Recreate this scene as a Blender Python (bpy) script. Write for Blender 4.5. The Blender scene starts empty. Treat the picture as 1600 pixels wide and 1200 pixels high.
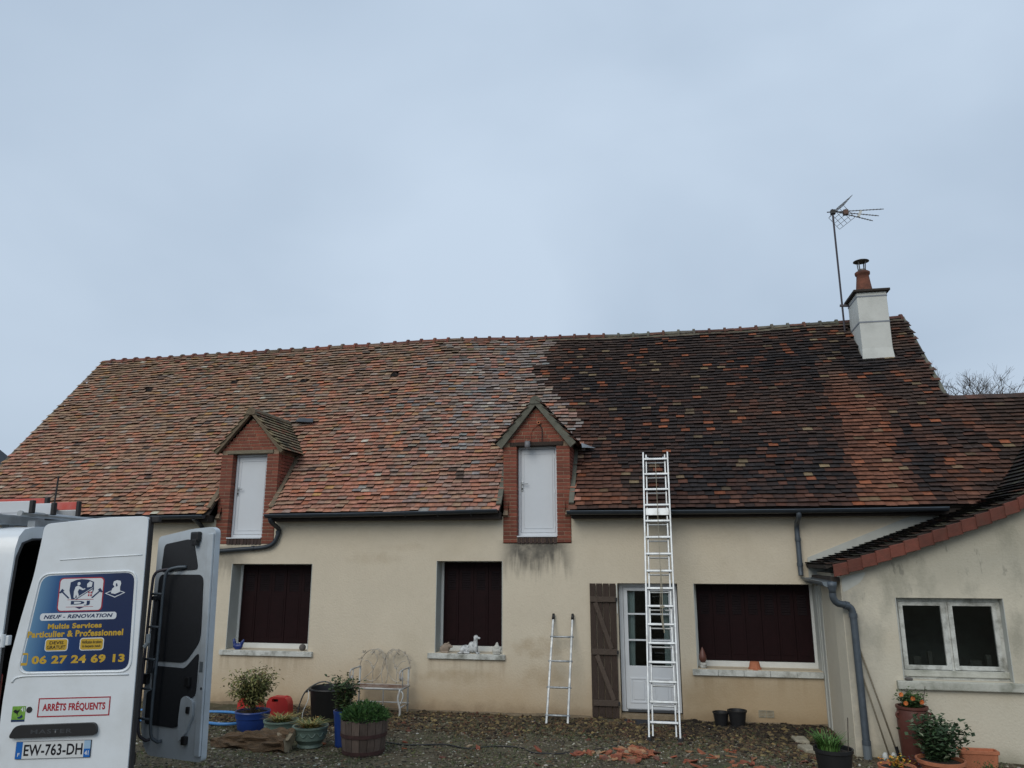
import bpy, bmesh, math, random
from math import sin, cos, pi, radians, sqrt
from mathutils import Vector, Matrix, noise, geometry
random.seed(11)
SC = bpy.context.scene
COL = SC.collection

# ---------------------------------------------------------------- camera, sky, sun, exposure
PITCH, YAW, ROLL = radians(12.948), radians(-10.958), radians(-0.014)
fw = Vector((sin(YAW)*cos(PITCH), cos(YAW)*cos(PITCH), sin(PITCH)))
rt = Vector((cos(YAW), -sin(YAW), 0)); up = rt.cross(fw)
rt, up = cos(ROLL)*rt + sin(ROLL)*up, -sin(ROLL)*rt + cos(ROLL)*up
cam = bpy.data.cameras.new("camera"); cam_ob = bpy.data.objects.new("camera", cam); COL.objects.link(cam_ob)
cam.sensor_width = 36; cam.lens = 36*1180/1600; cam.clip_start = 0.05; cam.clip_end = 3000
M = Matrix((rt, up, -fw)).transposed().to_4x4(); M.translation = Vector((0, 0, 2.5605)); cam_ob.matrix_world = M
SC.camera = cam_ob

SUN_EL, SUN_AZ = radians(35), radians(195)      # azimuth clockwise from +y: behind the camera, a little to the left
W = bpy.data.worlds.new("World"); SC.world = W; W.use_nodes = True
nt = W.node_tree; nt.nodes.clear()
wo = nt.nodes.new("ShaderNodeOutputWorld"); mixs = nt.nodes.new("ShaderNodeMixShader")
sky = nt.nodes.new("ShaderNodeTexSky"); sky.sky_type = 'NISHITA'; sky.sun_disc = False
sky.sun_elevation = SUN_EL; sky.sun_rotation = SUN_AZ; sky.air_density = 1.2; sky.dust_density = 2.0
bg1 = nt.nodes.new("ShaderNodeBackground"); bg1.inputs[1].default_value = 0.09
bg2 = nt.nodes.new("ShaderNodeBackground"); bg2.inputs[1].default_value = 1.0
tc = nt.nodes.new("ShaderNodeTexCoord")
mp = nt.nodes.new("ShaderNodeMapping"); mp.inputs['Scale'].default_value = (1.0, 1.0, 1.7); mp.inputs['Rotation'].default_value = (0.2, 0.3, 0.5); mp.inputs['Location'].default_value = (3.1, -1.2, 1.5)
nz = nt.nodes.new("ShaderNodeTexNoise"); nz.inputs['Scale'].default_value = 1.5; nz.inputs['Detail'].default_value = 5; nz.inputs['Roughness'].default_value = 0.42
nz.inputs['Distortion'].default_value = 0.3
cr = nt.nodes.new("ShaderNodeValToRGB")
cr.color_ramp.elements[0].position = 0.36; cr.color_ramp.elements[0].color = (0.430, 0.535, 0.670, 1)
cr.color_ramp.elements[1].position = 0.64; cr.color_ramp.elements[1].color = (0.600, 0.715, 0.855, 1)
# overcast: a little brighter overhead than at the horizon, all the way round
sep = nt.nodes.new("ShaderNodeSeparateXYZ"); mr = nt.nodes.new("ShaderNodeMapRange")
mr.inputs['From Min'].default_value = 0.0; mr.inputs['From Max'].default_value = 0.85
mr.inputs['To Min'].default_value = 0.90; mr.inputs['To Max'].default_value = 1.10
mul = nt.nodes.new("ShaderNodeVectorMath"); mul.operation = 'SCALE'
L = nt.links.new
L(tc.outputs['Generated'], mp.inputs[0]); L(mp.outputs[0], nz.inputs['Vector']); L(nz.outputs[0], cr.inputs[0])
L(tc.outputs['Generated'], sep.inputs[0]); L(sep.outputs[2], mr.inputs[0])
L(cr.outputs[0], mul.inputs[0]); L(mr.outputs[0], mul.inputs['Scale']); L(mul.outputs[0], bg2.inputs[0])
L(sky.outputs[0], bg1.inputs[0]); L(bg1.outputs[0], mixs.inputs[1]); L(bg2.outputs[0], mixs.inputs[2])
mixs.inputs[0].default_value = 0.93; L(mixs.outputs[0], wo.inputs[0])

sun = bpy.data.lights.new("sun", 'SUN'); sun.energy = 1.3; sun.angle = radians(38); sun.color = (1, 0.94, 0.84)
sun_ob = bpy.data.objects.new("sun", sun); COL.objects.link(sun_ob)
sd = Vector((sin(SUN_AZ)*cos(SUN_EL), cos(SUN_AZ)*cos(SUN_EL), sin(SUN_EL)))
sun_ob.rotation_euler = sd.to_track_quat('Z', 'Y').to_euler()
SC.view_settings.view_transform = 'Standard'; SC.view_settings.look = 'None'
SC.view_settings.exposure = 0.0; SC.view_settings.gamma = 1.0; SC.view_settings.use_curve_mapping = False

# ---------------------------------------------------------------- materials
def mat(name, col, rough=0.7, var=0.18, scale=6.0, bump=0.0, bscale=40.0, metal=0.0, spec=0.5, dirt=None, dscale=2.0, damt=0.5, rand=0.0, alpha_stretch=None, coat=0.0):
    m = bpy.data.materials.new(name); m.use_nodes = True; t = m.node_tree; t.nodes.clear()
    o = t.nodes.new("ShaderNodeOutputMaterial"); b = t.nodes.new("ShaderNodeBsdfPrincipled")
    t.links.new(b.outputs[0], o.inputs[0])
    b.inputs['Roughness'].default_value = rough; b.inputs['Metallic'].default_value = metal
    b.inputs['Specular IOR Level'].default_value = spec
    if coat: b.inputs['Coat Weight'].default_value = coat; b.inputs['Coat Roughness'].default_value = 0.08
    c = t.nodes.new("ShaderNodeTexCoord"); vec = c.outputs['Object']
    if alpha_stretch:
        mpn = t.nodes.new("ShaderNodeMapping"); mpn.inputs['Scale'].default_value = alpha_stretch
        t.links.new(vec, mpn.inputs[0]); vec = mpn.outputs[0]
    n = t.nodes.new("ShaderNodeTexNoise"); n.inputs['Scale'].default_value = scale; n.inputs['Detail'].default_value = 6; n.inputs['Roughness'].default_value = 0.6
    t.links.new(vec, n.inputs['Vector'])
    r = t.nodes.new("ShaderNodeMapRange"); r.inputs['From Min'].default_value = 0.25; r.inputs['From Max'].default_value = 0.75
    r.inputs['To Min'].default_value = 1-var; r.inputs['To Max'].default_value = 1+var
    t.links.new(n.outputs[0], r.inputs[0])
    s = t.nodes.new("ShaderNodeVectorMath"); s.operation = 'SCALE'
    if len(col) == 3: s.inputs[0].default_value = col
    t.links.new(r.outputs[0], s.inputs['Scale']); cur = s.outputs[0]
    if rand:
        oi = t.nodes.new("ShaderNodeObjectInfo"); r2 = t.nodes.new("ShaderNodeMapRange")
        r2.inputs['To Min'].default_value = 1-rand; r2.inputs['To Max'].default_value = 1+rand
        t.links.new(oi.outputs['Random'], r2.inputs[0]); s2 = t.nodes.new("ShaderNodeVectorMath"); s2.operation = 'SCALE'
        t.links.new(cur, s2.inputs[0]); t.links.new(r2.outputs[0], s2.inputs['Scale']); cur = s2.outputs[0]
    if dirt:
        n2 = t.nodes.new("ShaderNodeTexNoise"); n2.inputs['Scale'].default_value = dscale; n2.inputs['Detail'].default_value = 7; n2.inputs['Roughness'].default_value = 0.65
        t.links.new(vec, n2.inputs['Vector'])
        r3 = t.nodes.new("ShaderNodeMapRange"); r3.inputs['From Min'].default_value = 0.45; r3.inputs['From Max'].default_value = 0.72
        r3.inputs['To Min'].default_value = 0; r3.inputs['To Max'].default_value = damt
        t.links.new(n2.outputs[0], r3.inputs[0]); mx = t.nodes.new("ShaderNodeMix"); mx.data_type = 'RGBA'
        t.links.new(r3.outputs[0], mx.inputs[0]); t.links.new(cur, mx.inputs[6]); mx.inputs[7].default_value = (*dirt, 1); cur = mx.outputs[2]
    t.links.new(cur, b.inputs['Base Color'])
    if bump:
        nb = t.nodes.new("ShaderNodeTexNoise"); nb.inputs['Scale'].default_value = bscale; nb.inputs['Detail'].default_value = 5
        t.links.new(vec, nb.inputs['Vector']); bp = t.nodes.new("ShaderNodeBump"); bp.inputs['Strength'].default_value = bump; bp.inputs['Distance'].default_value = 0.02
        t.links.new(nb.outputs[0], bp.inputs['Height']); t.links.new(bp.outputs[0], b.inputs['Normal'])
    return m

def attr_mat(name, rough=0.85, var=0.25, scale=25, bump=0.4, bscale=60, spec=0.3):
    """colour comes from the point attribute 'col' times the object's own colour"""
    m = mat(name, (1, 1, 1), rough, var, scale, bump, bscale, spec=spec); t = m.node_tree
    a = t.nodes.new("ShaderNodeAttribute"); a.attribute_name = 'col'
    oi = t.nodes.new("ShaderNodeObjectInfo"); mm = t.nodes.new("ShaderNodeMix"); mm.data_type = 'RGBA'; mm.blend_type = 'MULTIPLY'; mm.inputs[0].default_value = 1
    t.links.new(a.outputs['Color'], mm.inputs[6]); t.links.new(oi.outputs['Color'], mm.inputs[7])
    sc_ = [n for n in t.nodes if n.type == 'VECT_MATH'][0]; t.links.new(mm.outputs[2], sc_.inputs[0])
    return m

def glass_mat(name, tint=(0.75, 0.8, 0.8)):
    m = bpy.data.materials.new(name); m.use_nodes = True; t = m.node_tree; t.nodes.clear()
    o = t.nodes.new("ShaderNodeOutputMaterial"); mx = t.nodes.new("ShaderNodeMixShader"); tr = t.nodes.new("ShaderNodeBsdfTransparent")
    g = t.nodes.new("ShaderNodeBsdfGlossy"); g.inputs['Roughness'].default_value = 0.03; f = t.nodes.new("ShaderNodeFresnel"); f.inputs[0].default_value = 1.5
    tr.inputs[0].default_value = (*tint, 1); t.links.new(f.outputs[0], mx.inputs[0]); t.links.new(tr.outputs[0], mx.inputs[1]); t.links.new(g.outputs[0], mx.inputs[2]); t.links.new(mx.outputs[0], o.inputs[0])
    return m

MT = {}
MT['tile'] = attr_mat('clay_tile', 0.9, 0.42, 11, 0.6, 60)
MT['clump'] = attr_mat('ground_bits', 0.95, 0.2, 40, 0.3, 90)
MT['leafcol'] = attr_mat('leaf', 0.6, 0.15, 12, 0, 1)
MT['brick'] = mat('brick', (0.225, 0.062, 0.036), 0.9, 0.25, 18, 0.4, 90, rand=0.28, dirt=(0.10, 0.05, 0.04), dscale=5, damt=0.45)
MT['sillbrick'] = mat('sooty_brick', (0.055, 0.035, 0.03), 0.9, 0.3, 18, 0.4, 90, rand=0.3)
MT['mortar'] = mat('mortar', (0.26, 0.19, 0.13), 0.95, 0.2, 12, 0.3, 80)
MT['moss_mortar'] = mat('lichened_mortar', (0.155, 0.118, 0.078), 0.95, 0.3, 9, 0.5, 60, dirt=(0.08, 0.08, 0.05), dscale=3, damt=0.7)
MT['ridge_bedding'] = mat('ridge_bedding', (0.135, 0.115, 0.078), 0.95, 0.4, 4, 0.5, 60, dirt=(0.10, 0.10, 0.075), dscale=2, damt=0.9)
MT['grey_mortar'] = mat('weathered_cement', (0.13, 0.128, 0.10), 0.95, 0.25, 9, 0.4, 60, dirt=(0.06, 0.06, 0.045), dscale=3, damt=0.6)
MT['pvc'] = mat('white_pvc', (0.60, 0.63, 0.66), 0.35, 0.03, 4)
MT['white_paint'] = mat('white_paint', (0.62, 0.63, 0.60), 0.6, 0.06, 6, 0.1, 40)
MT['old_white'] = mat('peeling_white_paint', (0.55, 0.56, 0.52), 0.7, 0.15, 10, 0.3, 40, dirt=(0.16, 0.16, 0.13), dscale=6, damt=0.9)
MT['mossy_sill'] = mat('mossy_white_sill', (0.48, 0.48, 0.42), 0.8, 0.2, 8, 0.3, 40, dirt=(0.12, 0.13, 0.09), dscale=4, damt=0.95)
MT['plinth'] = mat('cement_plinth', (0.22, 0.17, 0.11), 0.95, 0.25, 6, 0.5, 40)
MT['burgundy'] = mat('burgundy_shutter', (0.0105, 0.0022, 0.0030), 0.6, 0.2, 8, spec=0.15)
MT['louvre'] = mat('grey_louvre', (0.020, 0.014, 0.016), 0.6, 0.2, 8, spec=0.15)  # slats lighter and greyer than the burgundy leaf
MT['zinc'] = mat('zinc', (0.085, 0.105, 0.125), 0.5, 0.2, 7, metal=0.3, dirt=(0.05, 0.055, 0.06), dscale=3, damt=0.5)
MT['zinc_light'] = mat('light_zinc', (0.17, 0.20, 0.22), 0.45, 0.15, 6, metal=0.35)
MT['dark_gutter'] = mat('dark_gutter', (0.028, 0.036, 0.045), 0.45, 0.2, 5, metal=0.2)
MT['black'] = mat('black_plastic', (0.012, 0.012, 0.013), 0.5, 0.15, 8)
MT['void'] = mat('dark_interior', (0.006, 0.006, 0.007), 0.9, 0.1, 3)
MT['rubber'] = mat('rubber', (0.02, 0.02, 0.022), 0.75, 0.2, 12)
MT['wood_ledge'] = mat('weathered_ledge_wood', (0.085, 0.062, 0.047), 0.85, 0.35, 10, 0.5, 30, alpha_stretch=(2, 9, 9), rand=0.15)
MT['wood_dark'] = mat('weathered_dark_wood', (0.040, 0.026, 0.019), 0.85, 0.4, 10, 0.5, 30, alpha_stretch=(9, 9, 1), rand=0.2)
MT['wood_grey'] = mat('grey_wood', (0.17, 0.145, 0.10), 0.85, 0.3, 12, 0.4, 30, alpha_stretch=(1, 6, 6))
MT['alu'] = mat('aluminium', (0.40, 0.425, 0.44), 0.42, 0.14, 9, metal=0.75, dirt=(0.22, 0.22, 0.21), dscale=6, damt=0.6)
MT['alu_paint'] = mat('splashed_aluminium', (0.34, 0.36, 0.37), 0.5, 0.15, 14, metal=0.5, dirt=(0.62, 0.62, 0.60), dscale=7, damt=0.95)
MT['vanwhite'] = mat('van_white_paint', (0.70, 0.74, 0.77), 0.30, 0.03, 3, coat=0.4, dirt=(0.52, 0.53, 0.51), dscale=2.4, damt=0.45)
MT['vangrey'] = mat('door_inner_paint', (0.47, 0.52, 0.56), 0.4, 0.06, 4, dirt=(0.25, 0.26, 0.26), dscale=3, damt=0.4)
MT['trim'] = mat('dark_trim_panel', (0.018, 0.020, 0.024), 0.7, 0.15, 30)
MT['taillight'] = mat('tail_lamp_red', (0.16, 0.008, 0.01), 0.15, 0.1, 6)
MT['taillight_white'] = mat('tail_lamp_white', (0.42, 0.40, 0.38), 0.15, 0.1, 6)
MT['red'] = mat('red_plastic', (0.52, 0.035, 0.03), 0.4, 0.08, 6)
MT['red_alu'] = mat('red_ladder_paint', (0.50, 0.07, 0.05), 0.5, 0.12, 12, dirt=(0.45, 0.33, 0.3), dscale=5, damt=0.4)
MT['terracotta'] = mat('terracotta', (0.42, 0.15, 0.075), 0.85, 0.2, 9, 0.2, 60)
MT['sooty_terracotta'] = mat('sooty_terracotta', (0.17, 0.060, 0.034), 0.85, 0.25, 8, 0.2, 50, dirt=(0.030, 0.019, 0.016), dscale=3.2, damt=1.0)
MT['verge'] = mat('verge_tile', (0.15, 0.045, 0.029), 0.85, 0.22, 9, 0.3, 60, rand=0.32, dirt=(0.09, 0.045, 0.03), dscale=6, damt=0.5)
MT['urn'] = mat('brown_glazed_urn', (0.10, 0.030, 0.020), 0.5, 0.2, 7, 0.15, 30)
MT['blue_pot'] = mat('blue_glaze', (0.015, 0.045, 0.20), 0.35, 0.15, 9)
MT['blue_hen'] = mat('blue_ornament', (0.012, 0.03, 0.15), 0.35, 0.15, 9)
MT['green_pot'] = mat('green_glaze', (0.16, 0.22, 0.18), 0.45, 0.15, 9, dirt=(0.09, 0.12, 0.10), dscale=7, damt=0.5)
MT['soil'] = mat('soil', (0.03, 0.022, 0.016), 0.95, 0.3, 30, 0.8, 60)
MT['barrel'] = mat('barrel_oak', (0.115, 0.082, 0.064), 0.85, 0.3, 9, 0.4, 30, alpha_stretch=(7, 7, 1), rand=0.35)
MT['hoop'] = mat('rusty_hoop', (0.06, 0.028, 0.024), 0.8, 0.35, 14, metal=0.2)
MT['log'] = mat('rotting_log', (0.13, 0.078, 0.040), 0.95, 0.4, 7, 0.9, 22, alpha_stretch=(1, 5, 5), dirt=(0.05, 0.04, 0.025), dscale=3, damt=0.8)
MT['log_end'] = mat('cut_log_end', (0.24, 0.19, 0.12), 0.9, 0.25, 14, 0.4, 40)
MT['bark'] = mat('bark', (0.07, 0.055, 0.045), 0.9, 0.3, 12)
MT['hose_blue'] = mat('blue_hose', (0.06, 0.22, 0.50), 0.45, 0.1, 9)
MT['hose_grey'] = mat('grey_hose', (0.09, 0.09, 0.085), 0.6, 0.2, 9)
MT['bench'] = mat('white_iron', (0.46, 0.47, 0.45), 0.6, 0.15, 14, dirt=(0.22, 0.12, 0.08), dscale=8, damt=0.7)
MT['bench_back'] = mat('rusty_white_iron', (0.45, 0.41, 0.34), 0.7, 0.2, 14, dirt=(0.22, 0.17, 0.12), dscale=6, damt=0.9)
MT['bench_rust'] = mat('rusty_iron', (0.17, 0.10, 0.07), 0.8, 0.35, 12, dirt=(0.40, 0.37, 0.32), dscale=7, damt=0.8)
MT['stone'] = mat('pale_stone', (0.30, 0.27, 0.20), 0.9, 0.25, 10, 0.4, 40)
MT['grey_stone'] = mat('grey_stone', (0.11, 0.10, 0.09), 0.9, 0.25, 20, 0.5, 60)
MT['tan_ornament'] = mat('tan_stone_ornament', (0.27, 0.21, 0.16), 0.85, 0.25, 16, 0.3, 60)
MT['white_ornament'] = mat('white_stone_ornament', (0.50, 0.49, 0.44), 0.8, 0.15, 16, 0.2, 60, dirt=(0.12, 0.12, 0.11), dscale=9, damt=0.7)
MT['dog'] = mat('spotted_ornament', (0.60, 0.61, 0.60), 0.6, 0.05, 8, dirt=(0.03, 0.04, 0.05), dscale=17, damt=1.0)
MT['copper'] = mat('brown_lantern', (0.13, 0.05, 0.035), 0.45, 0.25, 9)
MT['egg'] = mat('white_egg', (0.55, 0.57, 0.55), 0.6, 0.1, 9)
MT['mat'] = mat('door_mat', (0.018, 0.02, 0.026), 0.95, 0.3, 60, 0.5, 200)
MT['antenna'] = mat('antenna_metal', (0.13, 0.12, 0.11), 0.5, 0.2, 10, metal=0.5)
MT['mast'] = mat('mast_metal', (0.05, 0.045, 0.055), 0.5, 0.2, 10, metal=0.3)
MT['slate'] = mat('slate', (0.035, 0.042, 0.05), 0.7, 0.3, 9, rand=0.25)
MT['curtain'] = mat('net_curtain', (0.55, 0.60, 0.60), 0.9, 0.08, 8)
MT['plaster_strip'] = mat('white_plaster_strip', (0.46, 0.47, 0.43), 0.8, 0.08, 5)
MT['chimney_render'] = mat('chimney_render', (0.60, 0.61, 0.57), 0.85, 0.05, 4, 0.15, 60, dirt=(0.36, 0.37, 0.34), dscale=1.6, damt=0.5)
MT['chimney_band'] = mat('grey_band', (0.22, 0.24, 0.27), 0.7, 0.1, 5)
MT['soot'] = mat('sooty_slab', (0.035, 0.027, 0.022), 0.9, 0.3, 8, 0.3, 40)
MT['glass'] = glass_mat('window_glass')
MT['print_white'] = mat('print_white', (0.62, 0.65, 0.68), 0.35, 0.01)
MT['print_navy'] = mat('print_navy', (0.012, 0.03, 0.09), 0.35, 0.02)
MT['print_gold'] = mat('print_gold', (0.50, 0.32, 0.03), 0.35, 0.03)
MT['print_red'] = mat('print_red', (0.34, 0.018, 0.03), 0.35, 0.03)
MT['print_black'] = mat('print_black', (0.008, 0.008, 0.012), 0.35, 0.02)
MT['print_blue'] = mat('print_blue', (0.01, 0.12, 0.42), 0.35, 0.03)
MT['print_sky'] = mat('print_pale_blue', (0.30, 0.45, 0.60), 0.35, 0.03)
MT['print_green'] = mat('print_green', (0.16, 0.33, 0.05), 0.35, 0.35, 40)
MT['print_grey'] = mat('print_grey', (0.05, 0.055, 0.06), 0.4, 0.02)
MT['plate_white'] = mat('plate_white', (0.60, 0.62, 0.62), 0.3, 0.02)

def stucco(name, kind):
    m = mat(name, (0.60, 0.53, 0.41) if kind == 'house' else (0.565, 0.52, 0.415), 0.92, 0.05, 1.3, 0.30, 30); t = m.node_tree
    b = [n for n in t.nodes if n.type == 'BSDF_PRINCIPLED'][0]; cur = b.inputs['Base Color'].links[0].from_socket
    c = t.nodes.new("ShaderNodeTexCoord"); g = t.nodes.new("ShaderNodeNewGeometry"); sp = t.nodes.new("ShaderNodeSeparateXYZ"); t.links.new(g.outputs['Position'], sp.inputs[0])
    def math_(op, a, b2=None, c2=None, clamp=False):
        n = t.nodes.new("ShaderNodeMath"); n.operation = op; n.use_clamp = clamp
        for i, v in enumerate((a, b2, c2)):
            if v is None: continue
            if isinstance(v, (int, float)): n.inputs[i].default_value = v
            else: t.links.new(v, n.inputs[i])
        return n.outputs[0]
    def rng(v, a, b2, lo=0.0, hi=1.0):
        n = t.nodes.new("ShaderNodeMapRange"); n.interpolation_type = 'SMOOTHSTEP'
        for i, q in enumerate((v, a, b2, lo, hi)):
            if isinstance(q, (int, float)): n.inputs[i].default_value = q
            else: t.links.new(q, n.inputs[i])
        return n.outputs[0]
    def nse(scale, stretch=(1, 1, 1), detail=6, rough=0.6):
        mpn = t.nodes.new("ShaderNodeMapping"); mpn.inputs['Scale'].default_value = stretch; t.links.new(g.outputs['Position'], mpn.inputs[0])
        n = t.nodes.new("ShaderNodeTexNoise"); n.inputs['Scale'].default_value = scale; n.inputs['Detail'].default_value = detail; n.inputs['Roughness'].default_value = rough
        t.links.new(mpn.outputs[0], n.inputs['Vector']); return n.outputs[0]
    def mixc(fac, col):
        nonlocal cur
        mx = t.nodes.new("ShaderNodeMix"); mx.data_type = 'RGBA'; t.links.new(fac, mx.inputs[0]); t.links.new(cur, mx.inputs[6]); mx.inputs[7].default_value = (*col, 1); cur = mx.outputs[2]
    X, Z = sp.outputs[0], sp.outputs[2]
    blot = nse(0.9); fine = nse(5.0); streak = nse(6.0, (1, 1, 0.12))
    mixc(math_('MULTIPLY', rng(blot, 0.5, 0.7), 0.25), (0.47, 0.40, 0.28))
    mixc(math_('MULTIPLY', rng(nse(14, detail=8), 0.45, 0.75), 0.10), (0.36, 0.31, 0.23)); mixc(math_('MULTIPLY', rng(nse(38, (1, 1, 0.4), 3), 0.66, 0.74), 0.22), (0.25, 0.21, 0.15))
    if kind == 'house':
        for (x0, x1, zt) in ((-8.3, -6.4, 0.80), (-4.2, -2.78, 0.82), (0.42, 2.5, 0.66)):
            f = math_('MULTIPLY', math_('MULTIPLY', rng(X, x0-0.03, x0+0.05), rng(X, x1+0.03, x1-0.05)), math_('MULTIPLY', rng(Z, zt-0.55, zt), rng(Z, zt+0.03, zt)))
            mixc(math_('MULTIPLY', math_('MULTIPLY', f, rng(streak, 0.42, 0.66)), 0.42), (0.24, 0.18, 0.115))
        # damp, browner base of the wall
        zz = math_('ADD', Z, math_('MULTIPLY', math_('SUBTRACT', blot, 0.5), 1.4))
        mixc(math_('MULTIPLY', rng(zz, 1.2, -0.2), 0.7), (0.43, 0.30, 0.165))
        mixc(math_('MULTIPLY', rng(math_('ADD', Z, math_('MULTIPLY', fine, 0.3)), 0.32, 0.02), 0.6), (0.19, 0.125, 0.07))
        # ochre damp patches round the middle window and under its sill
        for (cx, cz, sx, sz, k) in ((-2.25, 1.02, 0.5, 0.2, 0.42), (-2.1, 0.55, 0.5, 0.22, 0.34), (-3.6, 0.52, 0.8, 0.14, 0.4), (-5.3, 2.55, 0.6, 0.12, 0.22), (-4.7, 2.75, 0.5, 0.08, 0.18), (0.75, 0.35, 0.8, 0.35, 0.35)):
            dx = math_('DIVIDE', math_('SUBTRACT', X, cx), sx); dz = math_('DIVIDE', math_('SUBTRACT', Z, cz), sz)
            d = math_('ADD', math_('MULTIPLY', dx, dx), math_('MULTIPLY', dz, dz))
            d = math_('ADD', d, math_('MULTIPLY', math_('SUBTRACT', fine, 0.5), 3.2))
            mixc(math_('MULTIPLY', rng(d, 1.3, -0.6), k), (0.30, 0.205, 0.10))
        fd = math_('MULTIPLY', math_('MULTIPLY', rng(X, -0.1, 0.6), rng(Z, 0.95, 0.45)), rng(blot, 0.2, 0.6, 0.6, 1.0)); mixc(math_('MULTIPLY', fd, 0.55), (0.36, 0.26, 0.145))
        # rain soot under the right dormer, and a fainter run under the left one
        for (x0, x1, k, zt, zl) in ((-3.0, -1.42, 0.93, 2.83, 0.72), (-8.9, -7.7, 0.55, 2.75, 0.75)):
            xm = math_('MULTIPLY', rng(X, x0, x0+0.45), rng(X, x1, x1-0.5))
            zlow = math_('SUBTRACT', zt, math_('MULTIPLY', streak, 1.9*zl))
            zlow = math_('ADD', zlow, 0.12)
            zm = math_('MULTIPLY', rng(math_('SUBTRACT', Z, zlow), -0.10, 0.42), rng(fine, 0.15, 0.6, 0.5, 1.0))
            zcap = rng(Z, zt+0.06, zt)
            f = math_('MULTIPLY', math_('MULTIPLY', xm, zm), math_('MULTIPLY', zcap, rng(streak, 0.18, 0.5, 0.7, 1.0)))
            mixc(math_('MULTIPLY', f, k), (0.085, 0.08, 0.068))
    else:
        # grey-green algae up by the verge and down the corner by the pipe
        top = rng(math_('ADD', Z, math_('MULTIPLY', blot, 1.0)), 2.3, 3.1); mixc(math_('MULTIPLY', top, 0.4), (0.25, 0.25, 0.205))
        al = math_('MULTIPLY', math_('MULTIPLY', rng(nse(1.6, (1, 1, 0.5)), 0.48, 0.68), rng(Z, 0.4, 1.6)), rng(X, 2.582, 2.60, 0.15, 1.0)); mixc(math_('MULTIPLY', al, 0.55), (0.19, 0.19, 0.15))
        corner = math_('MULTIPLY', rng(X, 3.25, 2.6), rng(fine, 0.3, 0.6)); mixc(math_('MULTIPLY', math_('MULTIPLY', corner, rng(X, 2.582, 2.60)), 0.5), (0.30, 0.29, 0.255))
        low = rng(math_('ADD', Z, math_('MULTIPLY', blot, 0.6)), 0.35, -0.05); mixc(math_('MULTIPLY', low, 0.7), (0.15, 0.15, 0.095))
        spk = math_('MULTIPLY', rng(nse(9, (1, 1, 0.35)), 0.62, 0.72), rng(Z, 1.2, 2.4)); mixc(math_('MULTIPLY', spk, 0.5), (0.12, 0.12, 0.10))
    t.links.new(cur, b.inputs['Base Color']); return m
MT['wall'] = stucco('house_render', 'house'); MT['annex_wall'] = stucco('annex_render', 'annex')

def ground_material():
    m = mat('yard_ground', (0.120, 0.100, 0.068), 0.95, 0.45, 14.0, 1.0, 55, spec=0.1, dirt=(0.050, 0.038, 0.024), dscale=1.3, damt=0.9); t = m.node_tree
    b = [n for n in t.nodes if n.type == 'BSDF_PRINCIPLED'][0]; cur = b.inputs['Base Color'].links[0].from_socket
    g = t.nodes.new("ShaderNodeNewGeometry"); n = t.nodes.new("ShaderNodeTexNoise"); n.inputs['Scale'].default_value = 0.8; n.inputs['Detail'].default_value = 8; n.inputs['Roughness'].default_value = 0.7
    t.links.new(g.outputs['Position'], n.inputs['Vector']); r = t.nodes.new("ShaderNodeMapRange"); r.inputs[1].default_value = 0.46; r.inputs[2].default_value = 0.62; r.inputs[4].default_value = 0.75
    t.links.new(n.outputs[0], r.inputs[0]); mx = t.nodes.new("ShaderNodeMix"); mx.data_type = 'RGBA'; t.links.new(r.outputs[0], mx.inputs[0]); t.links.new(cur, mx.inputs[6]); mx.inputs[7].default_value = (0.085, 0.09, 0.05, 1)
    t.links.new(mx.outputs[2], b.inputs['Base Color']); return m
MT['ground'] = ground_material()

def sticker_mat(x0, x1):
    m = mat('sticker_print', (0.01, 0.05, 0.2), 0.35, 0.02, spec=0.5); t = m.node_tree
    b = [n for n in t.nodes if n.type == 'BSDF_PRINCIPLED'][0]; c = t.nodes.new("ShaderNodeTexCoord"); sp = t.nodes.new("ShaderNodeSeparateXYZ"); t.links.new(c.outputs['Object'], sp.inputs[0])
    # the print fades from white at its slanted left edge to navy on the right
    a = t.nodes.new("ShaderNodeMath"); a.operation = 'MULTIPLY_ADD'; t.links.new(sp.outputs[2], a.inputs[0]); a.inputs[1].default_value = -0.10; t.links.new(sp.outputs[0], a.inputs[2])
    r = t.nodes.new("ShaderNodeMapRange"); r.inputs[1].default_value = x0; r.inputs[2].default_value = x1; t.links.new(a.outputs[0], r.inputs[0])
    k = t.nodes.new("ShaderNodeValToRGB"); e = k.color_ramp.elements
    e[0].position = 0.0; e[0].color = (0.30, 0.42, 0.52, 1); e[1].position = 1.0; e[1].color = (0.005, 0.017, 0.070, 1)
    for p, cc in ((0.10, (0.10, 0.22, 0.36, 1)), (0.30, (0.018, 0.085, 0.225, 1)), (0.6, (0.007, 0.034, 0.125, 1))):
        q = e.new(p); q.color = cc
    t.links.new(r.outputs[0], k.inputs[0]); t.links.new(k.outputs[0], b.inputs['Base Color']); return m

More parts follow.
